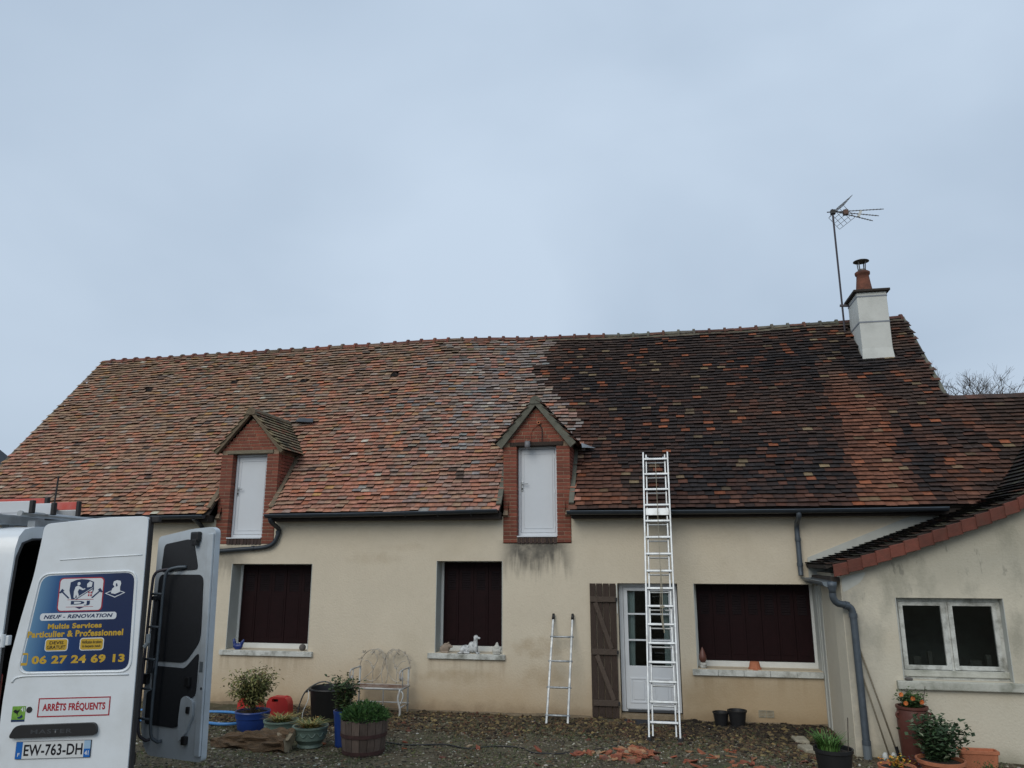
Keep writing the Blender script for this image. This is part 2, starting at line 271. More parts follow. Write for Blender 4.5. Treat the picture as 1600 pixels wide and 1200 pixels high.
# ---------------------------------------------------------------- mesh helpers
def V3(p): return Vector(p)
class MB:
    def __init__(s): s.v = []; s.f = []; s.c = []; s.cur = None; s.mi = []; s.m = 0
    def add(s, verts, faces):
        o = len(s.v); s.v += [tuple(v) for v in verts]; s.f += [tuple(i+o for i in f) for f in faces]; s.mi += [s.m]*len(faces)
        s.c += [s.cur or (1, 1, 1)]*len(verts); return s
    def box(s, a, b):
        (x0, y0, z0), (x1, y1, z1) = a, b
        return s.add([(x0,y0,z0),(x1,y0,z0),(x1,y1,z0),(x0,y1,z0),(x0,y0,z1),(x1,y0,z1),(x1,y1,z1),(x0,y1,z1)],
                     [(0,3,2,1),(4,5,6,7),(0,1,5,4),(1,2,6,5),(2,3,7,6),(3,0,4,7)])
    def cbox(s, a, b, e=0.01):
        """box with chamfered edges"""
        bm = bmesh.new(); bmesh.ops.create_cube(bm, size=1)
        d = [b[i]-a[i] for i in range(3)]; c = [(a[i]+b[i])/2 for i in range(3)]
        for v in bm.verts: v.co = Vector((v.co[i]*d[i]+c[i] for i in range(3)))
        bmesh.ops.bevel(bm, geom=bm.edges[:], offset=min(e, min(abs(q) for q in d)*0.45), segments=2, affect='EDGES', profile=0.6)
        bm.verts.index_update(); s.add([v.co[:] for v in bm.verts], [[v.index for v in f.verts] for f in bm.faces]); bm.free(); return s
    def beam(s, p, q, w, h, upv=(0, 0, 1)):
        p, q = V3(p), V3(q); d = (q-p).normalized(); sd_ = d.cross(V3(upv))
        if sd_.length < 1e-4: sd_ = d.cross(Vector((0, 1, 0)))
        sd_.normalize(); u = sd_.cross(d); vs = []
        for c in (p, q):
            for a, b in ((-1,-1),(1,-1),(1,1),(-1,1)): vs.append(c+sd_*a*w/2+u*b*h/2)
        return s.add(vs, [(0,1,2,3),(7,6,5,4),(0,4,5,1),(1,5,6,2),(2,6,7,3),(3,7,4,0)])
    def tube(s, pts, r, n=8, cap=True):
        pts = [V3(p) for p in pts]; rs = r if isinstance(r, (list, tuple)) else [r]*len(pts); vs = []; fs = []; prev = None
        for i, p in enumerate(pts):
            d = (pts[min(i+1, len(pts)-1)]-pts[max(i-1, 0)]).normalized()
            if prev is None: a = d.orthogonal().normalized()
            else:
                a = prev - d*prev.dot(d); a = a.normalized() if a.length > 1e-5 else d.orthogonal().normalized()
            prev = a; b = d.cross(a)
            for k in range(n): vs.append(p+(a*cos(2*pi*k/n)+b*sin(2*pi*k/n))*rs[i])
        for i in range(len(pts)-1):
            for k in range(n): fs.append((i*n+k, i*n+(k+1)%n, (i+1)*n+(k+1)%n, (i+1)*n+k))
        if cap: fs.append(tuple(range(n-1, -1, -1))); fs.append(tuple((len(pts)-1)*n+k for k in range(n)))
        return s.add(vs, fs)
    def lathe(s, prof, c=(0, 0, 0), n=24, ax='z', close=True):
        vs = []; fs = []
        for (r, z) in prof:
            for k in range(n):
                a = 2*pi*k/n; x, y = r*cos(a), r*sin(a)
                vs.append((c[0]+x, c[1]+y, c[2]+z) if ax == 'z' else ((c[0]+x, c[1]+z, c[2]+y) if ax == 'y' else (c[0]+z, c[1]+x, c[2]+y)))
        for i in range(len(prof)-1):
            for k in range(n): fs.append((i*n+k, i*n+(k+1)%n, (i+1)*n+(k+1)%n, (i+1)*n+k))
        if close: fs.append(tuple(range(n-1, -1, -1))); fs.append(tuple((len(prof)-1)*n+k for k in range(n)))
        return s.add(vs, fs)
    def plate(s, outer, holes, f0, f1):
        """flat plate of (a,b) points with holes; f0/f1 map (a,b) to the front / back 3D point"""
        loops = [outer]+list(holes); flat = [p for l in loops for p in l]; n = len(flat)
        tris = geometry.tessellate_polygon([[Vector((p[0], p[1], 0)) for p in l] for l in loops])
        vs = [f0(*p) for p in flat]+[f1(*p) for p in flat]; fs = []
        for t in tris:
            a, b, c = [Vector(flat[i]) for i in t]; ccw = (b-a).cross(c-a) > 0
            t = t if ccw else (t[0], t[2], t[1]); fs.append(tuple(t)); fs.append(tuple(n+i for i in reversed(t)))
        o = 0
        for l in loops:
            m = len(l)
            for i in range(m):
                j = (i+1) % m; fs.append((o+i, o+j, n+o+j, n+o+i))
            o += m
        return s.add(vs, fs)
    def xz(s, outer, y0, y1, holes=()):   # plate facing -y
        return s.plate(outer, holes, lambda a, b: (a, y0, b), lambda a, b: (a, y1, b))
    def build(s, name, m, parent=None, smooth=False, origin=None, bevel=0, local=False):
        me = bpy.data.meshes.new(name)
        o = Vector((0, 0, 0))
        if not local:
            r = parent
            while r is not None and r.parent is not None: r = r.parent
            o = Vector(r.location) if r is not None else Vector((0, 0, 0))
            if origin is not None and parent is None: o = Vector(origin)
        me.from_pydata([tuple(Vector(v)-o) for v in s.v], [], s.f)
        for x in (m if isinstance(m, (list, tuple)) else [m]): me.materials.append(MT[x] if isinstance(x, str) else x)
        me.polygons.foreach_set('material_index', s.mi)
        at = me.attributes.new('col', 'FLOAT_COLOR', 'POINT'); at.data.foreach_set('color', [q for c in s.c for q in (*c, 1)])
        bm = bmesh.new(); bm.from_mesh(me); bmesh.ops.recalc_face_normals(bm, faces=bm.faces[:]); bm.to_mesh(me); bm.free()
        if smooth: me.polygons.foreach_set('use_smooth', [True]*len(me.polygons))
        ob = bpy.data.objects.new(name, me); COL.objects.link(ob)
        if parent is not None: ob.parent = parent
        elif origin is not None: ob.location = origin
        if bevel:
            b = ob.modifiers.new('bevel', 'BEVEL'); b.width = bevel; b.segments = 2; b.limit_method = 'ANGLE'; b.angle_limit = radians(35)
        return ob
def shade_auto(ob, deg=35):
    me = ob.data; me.polygons.foreach_set('use_smooth', [True]*len(me.polygons))
    bm = bmesh.new(); bm.from_mesh(me)
    for e in bm.edges:
        if len(e.link_faces) == 2 and e.calc_face_angle(0) > radians(deg): e.smooth = False
    bm.to_mesh(me); bm.free(); return ob
def thing(name, label, cat, loc=(0, 0, 0), rot=(0, 0, 0), group=None):
    o = bpy.data.objects.new(name, None); COL.objects.link(o); o.location = loc; o.rotation_euler = rot; o.empty_display_size = 0.2
    return tag(o, label, cat, group)
def tag(o, label, cat, group=None):
    o['label'] = label; o['category'] = cat
    if group: o['group'] = group
    return o
def kind(o, k): o['kind'] = k; return o
def place(me, name, parent, loc, rot=None, color=None, mtx=None):
    o = bpy.data.objects.new(name, me); COL.objects.link(o); o.parent = parent
    if mtx is not None: o.matrix_local = mtx
    else:
        o.location = loc
        if rot: o.rotation_euler = rot
    if color: o.color = (*color, 1)
    return o
def mesh_only(mb, name, m):
    ob = mb.build(name, m, local=True); me = ob.data; bpy.data.objects.remove(ob); return me
def copy_tree(o, parent=None):
    c = o.copy(); COL.objects.link(c); c.parent = parent
    for ch in list(o.children): copy_tree(ch, c)
    return c
def bez(pts, n=6):
    """Catmull-Rom through pts"""
    P = [V3(p) for p in pts]; P = [2*P[0]-P[1]]+P+[2*P[-1]-P[-2]]; out = []
    for i in range(1, len(P)-2):
        for k in range(n):
            t = k/n; a, b, c, d = P[i-1:i+3]
            out.append(0.5*((2*b)+(-a+c)*t+(2*a-5*b+4*c-d)*t*t+(-a+3*b-3*c+d)*t**3))
    out.append(P[-2]); return out
def rrect(x0, z0, x1, z1, r, n=5):
    o = []
    for cx, cz, a0 in ((x1-r, z0+r, -pi/2), (x1-r, z1-r, 0), (x0+r, z1-r, pi/2), (x0+r, z0+r, pi)):
        for k in range(n+1): a = a0+pi/2*k/n; o.append((cx+r*cos(a), cz+r*sin(a)))
    return o
def rpoly(pts, r, n=5):
    """rounded polygon"""
    o = []; m = len(pts)
    for i in range(m):
        p = Vector(pts[i]); a = Vector(pts[i-1]); b = Vector(pts[(i+1) % m]); rr = min(r, (a-p).length*0.45, (b-p).length*0.45)
        p0 = p+(a-p).normalized()*rr; p1 = p+(b-p).normalized()*rr
        for k in range(n+1): t = k/n; o.append(tuple((1-t)**2*p0+2*t*(1-t)*p+t*t*p1))
    return o
def ellipsoid(bm, c, r, rot=None, sub=2):
    m = Matrix.Translation(c) @ (rot.to_4x4() if rot else Matrix.Identity(4)) @ Matrix.Diagonal((*r, 1))
    bmesh.ops.create_icosphere(bm, subdivisions=sub, radius=1, matrix=m)
def fused(name, blobs, m, label, cat, loc, voxel=0.008, group=None, rotz=0):
    """one continuous figure grown from overlapping ellipsoids"""
    bm = bmesh.new()
    for b in blobs:
        rot = Matrix.Rotation(b[2], 3, 'Y') if len(b) > 2 else None
        ellipsoid(bm, b[0], b[1], rot)
    me = bpy.data.meshes.new(name); bm.to_mesh(me); bm.free(); me.materials.append(MT[m]); ob = bpy.data.objects.new(name, me); COL.objects.link(ob)
    ob.location = loc; ob.rotation_euler = (0, 0, rotz)
    r = ob.modifiers.new('fuse', 'REMESH'); r.mode = 'VOXEL'; r.voxel_size = voxel; r.use_smooth_shade = True
    s = ob.modifiers.new('soften', 'SMOOTH'); s.factor = 0.5; s.iterations = 2
    return tag(ob, label, cat, group)
def sstep(a, b, t):
    t = min(1, max(0, (t-a)/(b-a))); return t*t*(3-2*t)
def nz3(x, y, z=0.0): return noise.noise(Vector((x, y, z)))

# ---------------------------------------------------------------- measures
YF = 13.762                        # face of the house
def gz(x, y):                      # yard: falls gently towards the house, dips by the annex
    if y > YF: return -0.11
    return -0.1+0.045*max(0, 13.5-y)-0.15*sstep(1.0, 2.6, x)*sstep(13.75, 12.2, y)
def gz2(x, y):
    k = sstep(11.6, 12.8, y); return gz(x, y)+0.018*nz3(x*1.3, y*1.3)+(0.008+0.018*k)*nz3(x*4, y*4, 3)+0.006*nz3(x*11, y*11, 4)+0.015*k

# ---------------------------------------------------------------- ground
def build_ground():
    def axis(lo, hi, step, far):
        a = []; v = lo
        while v <= hi+1e-6: a.append(v); v += step
        out = []; d = step*2; v = lo
        while v > -far: v -= d; d *= 1.6; out.append(max(v, -far))
        out.reverse(); o2 = []; d = step*2; v = hi
        while v < far: v += d; d *= 1.6; o2.append(min(v, far))
        return out+a+o2
    xs = axis(-9, 7, 0.1, 900); ys = axis(7, 14.2, 0.08, 900); mb = MB(); vs = []; fs = []
    for y in ys:
        for x in xs:
            inside = -9.5 < x < 7.5 and 6 < y < 14.3
            vs.append((x, y, gz2(x, y) if inside else (gz(x, max(y, -6)))))
    n = len(xs)
    for j in range(len(ys)-1):
        for i in range(n-1): fs.append((j*n+i, j*n+i+1, (j+1)*n+i+1, (j+1)*n+i))
    mb.add(vs, fs); kind(mb.build('ground', 'ground', smooth=True), 'structure')
build_ground()

# ---------------------------------------------------------------- the house
house = thing('house', 'long cream rendered farmhouse with half cleaned tile roof, two brick dormers and white chimney', 'house', (-4.5, 13.762, -0.11))
HL = Vector(house.location)

# --- walls
W1 = (-8.20, 0.87, -6.522, 2.445); W2 = (-4.082, 0.90, -2.838, 2.50); W3 = (0.501, 0.75, 2.50, 2.125); DR = (-0.79, -0.10, 0.235, 2.125)
def hole(r): return [(r[0], r[1]), (r[2], r[1]), (r[2], r[3]), (r[0], r[3])]
XL, XR = -14.35, 5.25
mb = MB()
D1C, D2C, DW = -7.985, -2.203, 0.625
outer = [(XL, -0.3), (9.5, -0.3), (9.5, 3.30), (D2C+DW, 3.30), (D2C+DW, 2.81), (D2C-DW, 2.81), (D2C-DW, 3.30), (D1C+DW, 3.30), (D1C+DW, 2.82), (D1C-DW, 2.82), (D1C-DW, 3.30), (XL, 3.30)]
mb.xz(outer, YF, YF+0.5, [hole(W1), hole(W2), hole(W3), [(DR[0], -0.1), (DR[2], -0.1), (DR[2], DR[3]), (DR[0], DR[3])]])
YB = 21.0
mb.plate([(YF+0.5, -0.3), (YB, -0.3), (YB, 3.3), (17.25, 7.45), (YF+0.5, 3.75)], [], lambda a, b: (XL, a, b), lambda a, b: (XL+0.4, a, b))
mb.plate([(YF+0.5, -0.3), (YB, -0.3), (YB, 3.3), (17.25, 7.45), (YF+0.5, 3.75)], [], lambda a, b: (XR, a, b), lambda a, b: (XR-0.4, a, b))
mb.box((XL, YB, -0.3), (9.5, YB+0.4, 3.3))
wall = mb.build('wall', 'wall', house)
# rough cement plinth showing at the foot of the wall
mb = MB(); xs = [XL+i*0.25 for i in range(int((DR[0]-0.5-XL)/0.25))]
for (a, b) in ((-13.0, -1.30), (0.30, 2.52)):
    n = int((b-a)/0.15); top = []
    for i in range(n+1):
        x = a+(b-a)*i/n; top.append((x, -0.055+0.03*nz3(x*2.2, 4.1)))
    mb.xz([(a, -0.3), (b, -0.3)]+top[::-1], YF-0.022, YF-0.001)
mb.build('plinth', 'plinth', house)
mb = MB(); mb.box((DR[0], YF+0.02, -0.3), (DR[2], YF+0.5, -0.02)); mb.build('threshold', 'plinth', house)
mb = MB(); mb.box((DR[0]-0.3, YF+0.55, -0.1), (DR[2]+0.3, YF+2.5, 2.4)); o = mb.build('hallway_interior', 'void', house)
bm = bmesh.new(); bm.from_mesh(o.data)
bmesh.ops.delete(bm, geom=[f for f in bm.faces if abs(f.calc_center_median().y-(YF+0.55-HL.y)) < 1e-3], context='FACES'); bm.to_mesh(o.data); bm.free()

# --- main roof frame
A_ROOF = radians(48.7); CA, SA = cos(A_ROOF), sin(A_ROOF); Y0, Z0 = 13.47, 3.375; SLEN = (17.25-Y0)/CA
SAG = [(-15, 0.0), (-10.1, 0.03), (-7.45, 0.055), (-4.95, 0.08), (-2.55, -0.005), (-0.3, -0.05), (1.9, -0.055), (4.0, -0.015), (5.5, 0.03), (12, 0.03)]
def sag(x):
    for (a, u), (b, v) in zip(SAG, SAG[1:]):
        if a <= x <= b: t = (x-a)/(b-a); t = t*t*(3-2*t); return u+(v-u)*t
    return 0
NRM = Vector((0, -SA, CA)); SLV = Vector((0, CA, SA))
def RP(x, s, h=0.0):
    w = 0.014*nz3(x*0.55, s*0.8, 7)+0.006*nz3(x*2.1, s*2.0, 3)
    return Vector((x, Y0+s*CA, Z0+s*SA+sag(x)*s/SLEN)) + NRM*(h+w)

# --- annex roof profile (flared eave), needed for the valley
APROF = [(2.30, 2.35), (2.38, 2.40), (2.95, 2.58), (3.54, 2.79), (4.15, 3.01), (4.76, 3.24), (5.11, 3.39), (5.45, 3.60), (5.8, 3.93), (6.25, 4.42), (7.3, 5.6)]
def az(x):
    for (a, u), (b, v) in zip(APROF, APROF[1:]):
        if a <= x <= b: return u+(v-u)*(x-a)/(b-a)
    return APROF[0][1] if x < APROF[0][0] else max(-9, 5.6-(x-7.3)*1.12)

# roof board under the tiles (follows ridge sag)
mb = MB(); vs = []; fs = []
cuts = [D1C-DW-0.01, D1C+DW+0.01, D2C-DW-0.01, D2C+DW+0.01, 5.40, 5.41]
cols = sorted(set([round(-14.45+i*0.4, 3) for i in range(61)]+cuts)); cols = [c for c in cols if c in cuts or all(abs(c-q) > 0.05 for q in cuts)]
NS = 9
for x in cols:
    smax = SLEN if x < 5.405 else 2.80
    for k in range(NS+1): vs.append(RP(x, 1.72*k/3 if k < 4 else 1.72+(smax-1.72)*(k-3)/(NS-3), -0.012))
for i in range(len(cols)-1):
    xm = (cols[i]+cols[i+1])/2
    for k in range(NS):
        if k < 3 and (abs(xm-D1C) < DW or abs(xm-D2C) < DW): continue
        j = NS+1; fs.append((i*j+k, (i+1)*j+k, (i+1)*j+k+1, i*j+k+1))
mb.add(vs, fs)
# back slope and low back slope
mb.add([(XL-0.1, 17.25, 7.5), (5.42, 17.25, 7.5), (5.42, YB+0.4, 3.3), (XL-0.1, YB+0.4, 3.3)], [(0, 1, 2, 3)])
mb.add([(5.42, 15.36, 5.46), (9.6, 15.36, 5.46), (9.6, 17.3, 3.3), (5.42, 17.3, 3.3)], [(0, 1, 2, 3)])
roof = mb.build('roof', 'soot', house)
sol = roof.modifiers.new('thick', 'SOLIDIFY'); sol.thickness = 0.03; sol.offset = -1
# fascia/rafter board under the eave, dark
mb = MB()
for a, b in ((XL, D1C-DW-0.05), (D1C+DW+0.02, D2C-DW-0.02), (D2C+DW+0.03, 6.0)): mb.box((a, 13.52, 3.24), (b, YF+0.02, 3.37))
mb.build('eave_board', 'soot', house)

def pick(pal):
    t = random.random()*sum(p[0] for p in pal)
    for w, c in pal:
        t -= w
        if t <= 0: break
    k = random.uniform(0.78, 1.22); return tuple(min(1, q*k*random.uniform(0.95, 1.05)) for q in c)
TAN, ORG, MAU, GRY, DRK, OCH, PAL = (0.325, 0.215, 0.140), (0.44, 0.170, 0.098), (0.37, 0.170, 0.120), (0.22, 0.19, 0.16), (0.085, 0.066, 0.056), (0.40, 0.225, 0.095), (0.47, 0.43, 0.36)
BLG, RBR, BRN, BLK, HOT, TN2 = (0.225, 0.218, 0.210), (0.115, 0.047, 0.030), (0.058, 0.036, 0.027), (0.024, 0.020, 0.020), (0.26, 0.085, 0.040), (0.21, 0.155, 0.09)
XB = [(0, -1.5), (1.9, -1.5), (2.6, -1.6), (3.2, -2.0), (3.9, -2.5), (5.7, -2.45)]
def xb(s):
    for (a, u), (b, v) in zip(XB, XB[1:]):
        if a <= s <= b: return u+(v-u)*(s-a)/(b-a)
    return -2.45
def tile_col(x, s):
    n1 = nz3(x*0.5, s*0.6, 1); n2 = nz3(x*1.5, s*1.5, 9); n3 = nz3(x*3.2, s*0.8, 21)
    d = x-xb(s)-0.22*n2-random.gauss(0, 0.07)
    if d < 0:
        u = sstep(-6.2, -3.6, x); low = 1-sstep(1.0, 3.2, s+n1); left = 1-sstep(-11, -7.5, x+n1*2)
        pal = [(0.30+0.55*left+0.25*(1-low)*(1-u), TAN), (0.36+0.2*low, ORG if n2 > -0.2 else MAU), (0.18+0.40*low+0.3*u, MAU), (0.20+0.2*(1-low), GRY),
               (0.06+0.09*max(0, n1)+0.05*u, DRK), (0.07+0.05*left, OCH), (0.035+0.09*max(0, n2), PAL), (0.95*u*(1-low*0.65), BLG)]
        if -4.2 < x < -1.4 and 2.3 < s < 5.2 and n3 > -0.1: pal.append((0.55, (0.235, 0.232, 0.222))); pal.append((0.16, PAL))
        if s > SLEN-0.9: pal.append((0.45, (0.17, 0.13, 0.07)))
        # neighbours weathered together: pull each tile towards the mean of its surroundings
        tot = sum(p[0] for p in pal); mean = [sum(p[0]*p[1][k] for p in pal)/tot for k in range(3)]; c = pick(pal); f = random.choice((0.1, 0.4, 0.55, 0.7))
        return tuple(c[k]*(1-f)+mean[k]*f for k in range(3))
    n4 = nz3(x*0.9, s*0.45, 31); right = sstep(4.3, 4.9, x)
    xl = 3.26+0.05*n2+0.03*s; xr = 4.36-0.55*sstep(2.4, 4.2, s)+0.14*n2
    st = sstep(xl-0.05, xl+0.10, x)*sstep(xr+0.10, xr-0.35, x)*sstep(5.2, 3.4, s)
    base = Vector(BLK).lerp(Vector(BRN), min(1, max(0, 0.26+0.8*n1+0.5*n4+0.35*sstep(4.3, 5.3, s)+0.3*right)))
    warm = Vector((0.190, 0.079, 0.047)).lerp(Vector((0.125, 0.078, 0.056)), sstep(2.6, 4.4, s))
    k = st*(0.80+0.35*n3)+right*max(0, 0.10+0.7*n2)
    if d < 1.0: k += 0.30*(1-d)
    if s < 1.3 and d < 0.9: k += 0.35
    if s < 0.25: k += 0.25
    c = base.lerp(warm, min(1, max(0, k+random.gauss(0, 0.14))))
    t = random.random(); hot = 0.030+0.03*max(0, n1)+0.05*st+0.03*right+(0.03 if s > 4.0 else 0)
    if t < hot: c = c.lerp(Vector(HOT), random.uniform(0.35, 1))
    elif t < hot+0.028: c = c.lerp(Vector(TN2), random.uniform(0.3, 1))
    elif t < hot+0.15: c = c.lerp(Vector(RBR), random.uniform(0.2, 0.8))
    j = random.uniform(0.74, 1.28); return (c.x*j, c.y*j, c.z*j)

TL, TH = 0.205, 0.021
def tile_geo(w, lift, thick=TH, l=TL):
    """local: x across, y up the slope, z off the roof; lower edge at y=0, cut back underneath to darken the course line"""
    h0, h1 = 0.066+lift, 0.008; t = thick+0.007; u = 0.032  # undercut is shaped to put a dark shadow line below each course
    return [(-w/2, u, h0-t), (0, u-0.004, h0-t), (w/2, u, h0-t), (w/2, l, h1-0.006), (-w/2, l, h1-0.006),
            (-w/2, 0, h0), (0, -0.006, h0+0.005), (w/2, 0, h0), (w/2, l, h1), (-w/2, l, h1)], [(5, 6, 7, 8, 9), (0, 1, 6, 5), (1, 2, 7, 6), (2, 3, 8, 7), (4, 0, 5, 9)]
def in_dormer(x, s, cx):
    P = RP(x, s); y = P.y
    hw = DW+0.02
    if abs(x-cx) > hw+0.10: return False
    z = P.z
    # inside cheek box, or under dormer roof
    return (abs(x-cx) < hw and z < 4.70) or (z >= 4.55 and z < 5.42-abs(x-cx)*1.12+0.0)
VENTS = [(-12.284, 16.252), (-10.04, 16.342), (-8.202, 16.29), (-5.957, 16.318)]
def tile_frame(x, s, rz):
    p = RP(x, s); e = 0.05
    tx = (RP(x+e, s)-RP(x-e, s)).normalized(); ty = (RP(x, min(s+e, SLEN+1))-RP(x, s-e)).normalized(); n = tx.cross(ty).normalized(); ty = n.cross(tx)
    m = Matrix((tx, ty, n)).transposed() @ Matrix.Rotation(rz, 3, 'Z'); m = m.to_4x4(); m.translation = p; return m
EXP, TW = 0.1045, 0.166
tiles = []; row = 0; s = -0.03
while s < SLEN-0.06:
    x = -14.56+(0.5*TW if row % 2 else 0)+random.uniform(-0.02, 0.02)
    while x < (5.40 if s > 2.70 else 9.5):
        w = TW*random.choice((0.86, 0.95, 1.0, 1.0, 1.04, 1.12)); xc = x+w/2; x += w+0.003
        if s > 2.70 and xc > 5.42: continue
        P = RP(xc, s)
        if xc > 4.3 and P.y < 15.5 and P.z < az(xc)-0.10: continue
        if in_dormer(xc, s, D1C) or in_dormer(xc, s, D2C): continue
        if 4.20 < xc < 4.88 and P.y > 16.28 and P.y < 17.1: continue
        if any(abs(xc-a) < 0.09 and abs(P.y-b) < 0.06 for a, b in VENTS): continue
        ss_ = s+random.gauss(0, 0.006)+0.012*nz3(xc*0.9, row*0.37, 5); rough = 1.0 if xc < xb(s) else 0.55
        tiles.append((xc, ss_, w, random.gauss(0, 0.020)*rough, max(-0.003, random.gauss(0.009, 0.008))*rough, tile_col(xc, s)))
    s += EXP; row += 1
camp = M.translation
def on_frame(p):
    d = p-camp; w = d.dot(fw); return w > 0 and 0 < 800+1180*d.dot(rt)/w < 1600 and 0 < 600-1180*d.dot(up)/w < 1200
order = sorted(range(len(tiles)), key=lambda i: (0 if on_frame(RP(tiles[i][0], tiles[i][1])) else 50)+(RP(tiles[i][0], tiles[i][1])-camp).length)
single = set(order[:300])
proto = {}
def tile_mesh(w, lift):
    k = (round(w/TW, 2), round(lift*3, 2))
    if k not in proto:
        b = MB(); b.add(*tile_geo(w, k[1]/3)); proto[k] = mesh_only(b, 'roof_tile', 'tile')
    return proto[k]
bulk = MB(); TR = Matrix.Translation(-HL)
for i, (xc, s, w, rz, lift, c) in enumerate(tiles):
    m = tile_frame(xc, s, rz)
    if i in single: place(tile_mesh(w, lift), 'roof_tile', roof, None, color=c, mtx=TR @ m)
    else:
        g, f = tile_geo(w, lift); bulk.cur = c; bulk.add([m @ Vector(q) for q in g], f)
kind(bulk.build('roof_tile_field', 'tile', roof), 'stuff')

# --- ridge: half-round tiles with a collar at each joint, bedded in mortar
def ridge_tile(x0, x1, parent, zoff, yy, zfun, r=0.105, collar=True):
    mb = MB(); n = 8; vs = []; fs = []
    st = [(x0, r), (x1-0.065, r*0.97), (x1-0.06, r*1.32), (x1-0.01, r*1.32), (x1, r)] if collar else [(x0, r), (x1, r)]
    for (x, rr) in st:
        for k in range(n+1):
            a = radians(-15)+radians(210)*k/n; vs.append((x, yy+rr*cos(a), zfun(x)+zoff+rr*sin(a)))
    for i in range(len(st)-1):
        for k in range(n): fs.append((i*(n+1)+k, (i+1)*(n+1)+k, (i+1)*(n+1)+k+1, i*(n+1)+k+1))
    for e in (0, len(st)-1): fs.append(tuple(e*(n+1)+k for k in range(n+1)))
    mb.cur = pick([(1, (0.12, 0.052, 0.04)), (0.7, (0.16, 0.062, 0.042)), (0.4, (0.14, 0.10, 0.07))]) if x0 < -2 else pick([(1, (0.11, 0.055, 0.042)), (0.8, (0.12, 0.115, 0.09)), (0.5, (0.15, 0.07, 0.05))])
    mb.add(vs, fs); return mb.build('ridge_tile', 'tile', parent)
rz_ = lambda x: Z0+SLEN*SA+sag(x)+0.006*sin(x*3.1)
x = -14.55; RSP = 0.345
while x < 4.15:
    ridge_tile(x, x+RSP, roof, -0.045, 17.25, rz_); x += RSP
ridge_tile(4.95, 5.42, roof, -0.045, 17.25, rz_)
mb = MB()                                            # bedding mortar, ragged lower edge
x = -14.5; top = []; bot = []
while x < 5.42:
    k = (0.10 if x < -2.6 else 0.17)+0.05*nz3(x*1.7, 2)+0.05*max(0, nz3(x*6, 8)); p = RP(x, SLEN-k, 0.056); top.append(Vector((x, 17.165, rz_(x)-0.012))); bot.append(p); x += 0.09
vs = top+bot; n = len(top); mb.add(vs, [(i, i+1, n+i+1, n+i) for i in range(n-1)]); o = mb.build('ridge_mortar', 'ridge_bedding', roof); q = o.modifiers.new('thick', 'SOLIDIFY'); q.thickness = 0.04; q.offset = -1
x = 5.5
while x < 9.5: ridge_tile(x, x+0.36, roof, -0.06, 15.37, lambda t: 5.50, 0.10, collar=False); x += 0.362
# vent tiles
for (vx, vy) in VENTS:
    p = RP(vx, (vy-Y0)/CA, 0.055); mb = MB()
    pr = [(0.076*cos(radians(a)), 0.080*sin(radians(a))) for a in range(0, 181, 20)]
    fr = [Vector((p.x+a, p.y-0.06+0.02, p.z-0.02+b)) for a, b in pr]; bk = [Vector((p.x+a*0.7, p.y+0.07, p.z+0.06+b*0.3)) for a, b in pr]
    m = len(pr); mb.cur = (0.05, 0.032, 0.026); mb.add(fr+bk, [(i, i+1, m+i+1, m+i) for i in range(m-1)])
    o = mb.build('vent_tile', 'tile', roof); q = o.modifiers.new('thick', 'SOLIDIFY'); q.thickness = 0.012
    mb = MB(); mb.add([v+Vector((0, 0.012, 0.0)) for v in fr], [tuple(range(m))]); mb.build('vent_shade_sheet', 'void', o)  # black sheet across the vent mouth stands in for the shade inside
# gable edge of the roof, right, dark mortar
for xx, mname in ((5.42, 'grey_mortar'), (-14.53, 'moss_mortar')):
    mb = MB(); pts = [RP(xx, SLEN*k/14+0.0, 0.012) for k in range(15) if xx < 0 or SLEN*k/14 > 2.7]
    for a, b in zip(pts, pts[1:]): mb.beam(a, b, 0.07, 0.05, NRM)
    mb.build('verge_mortar', mname, roof)

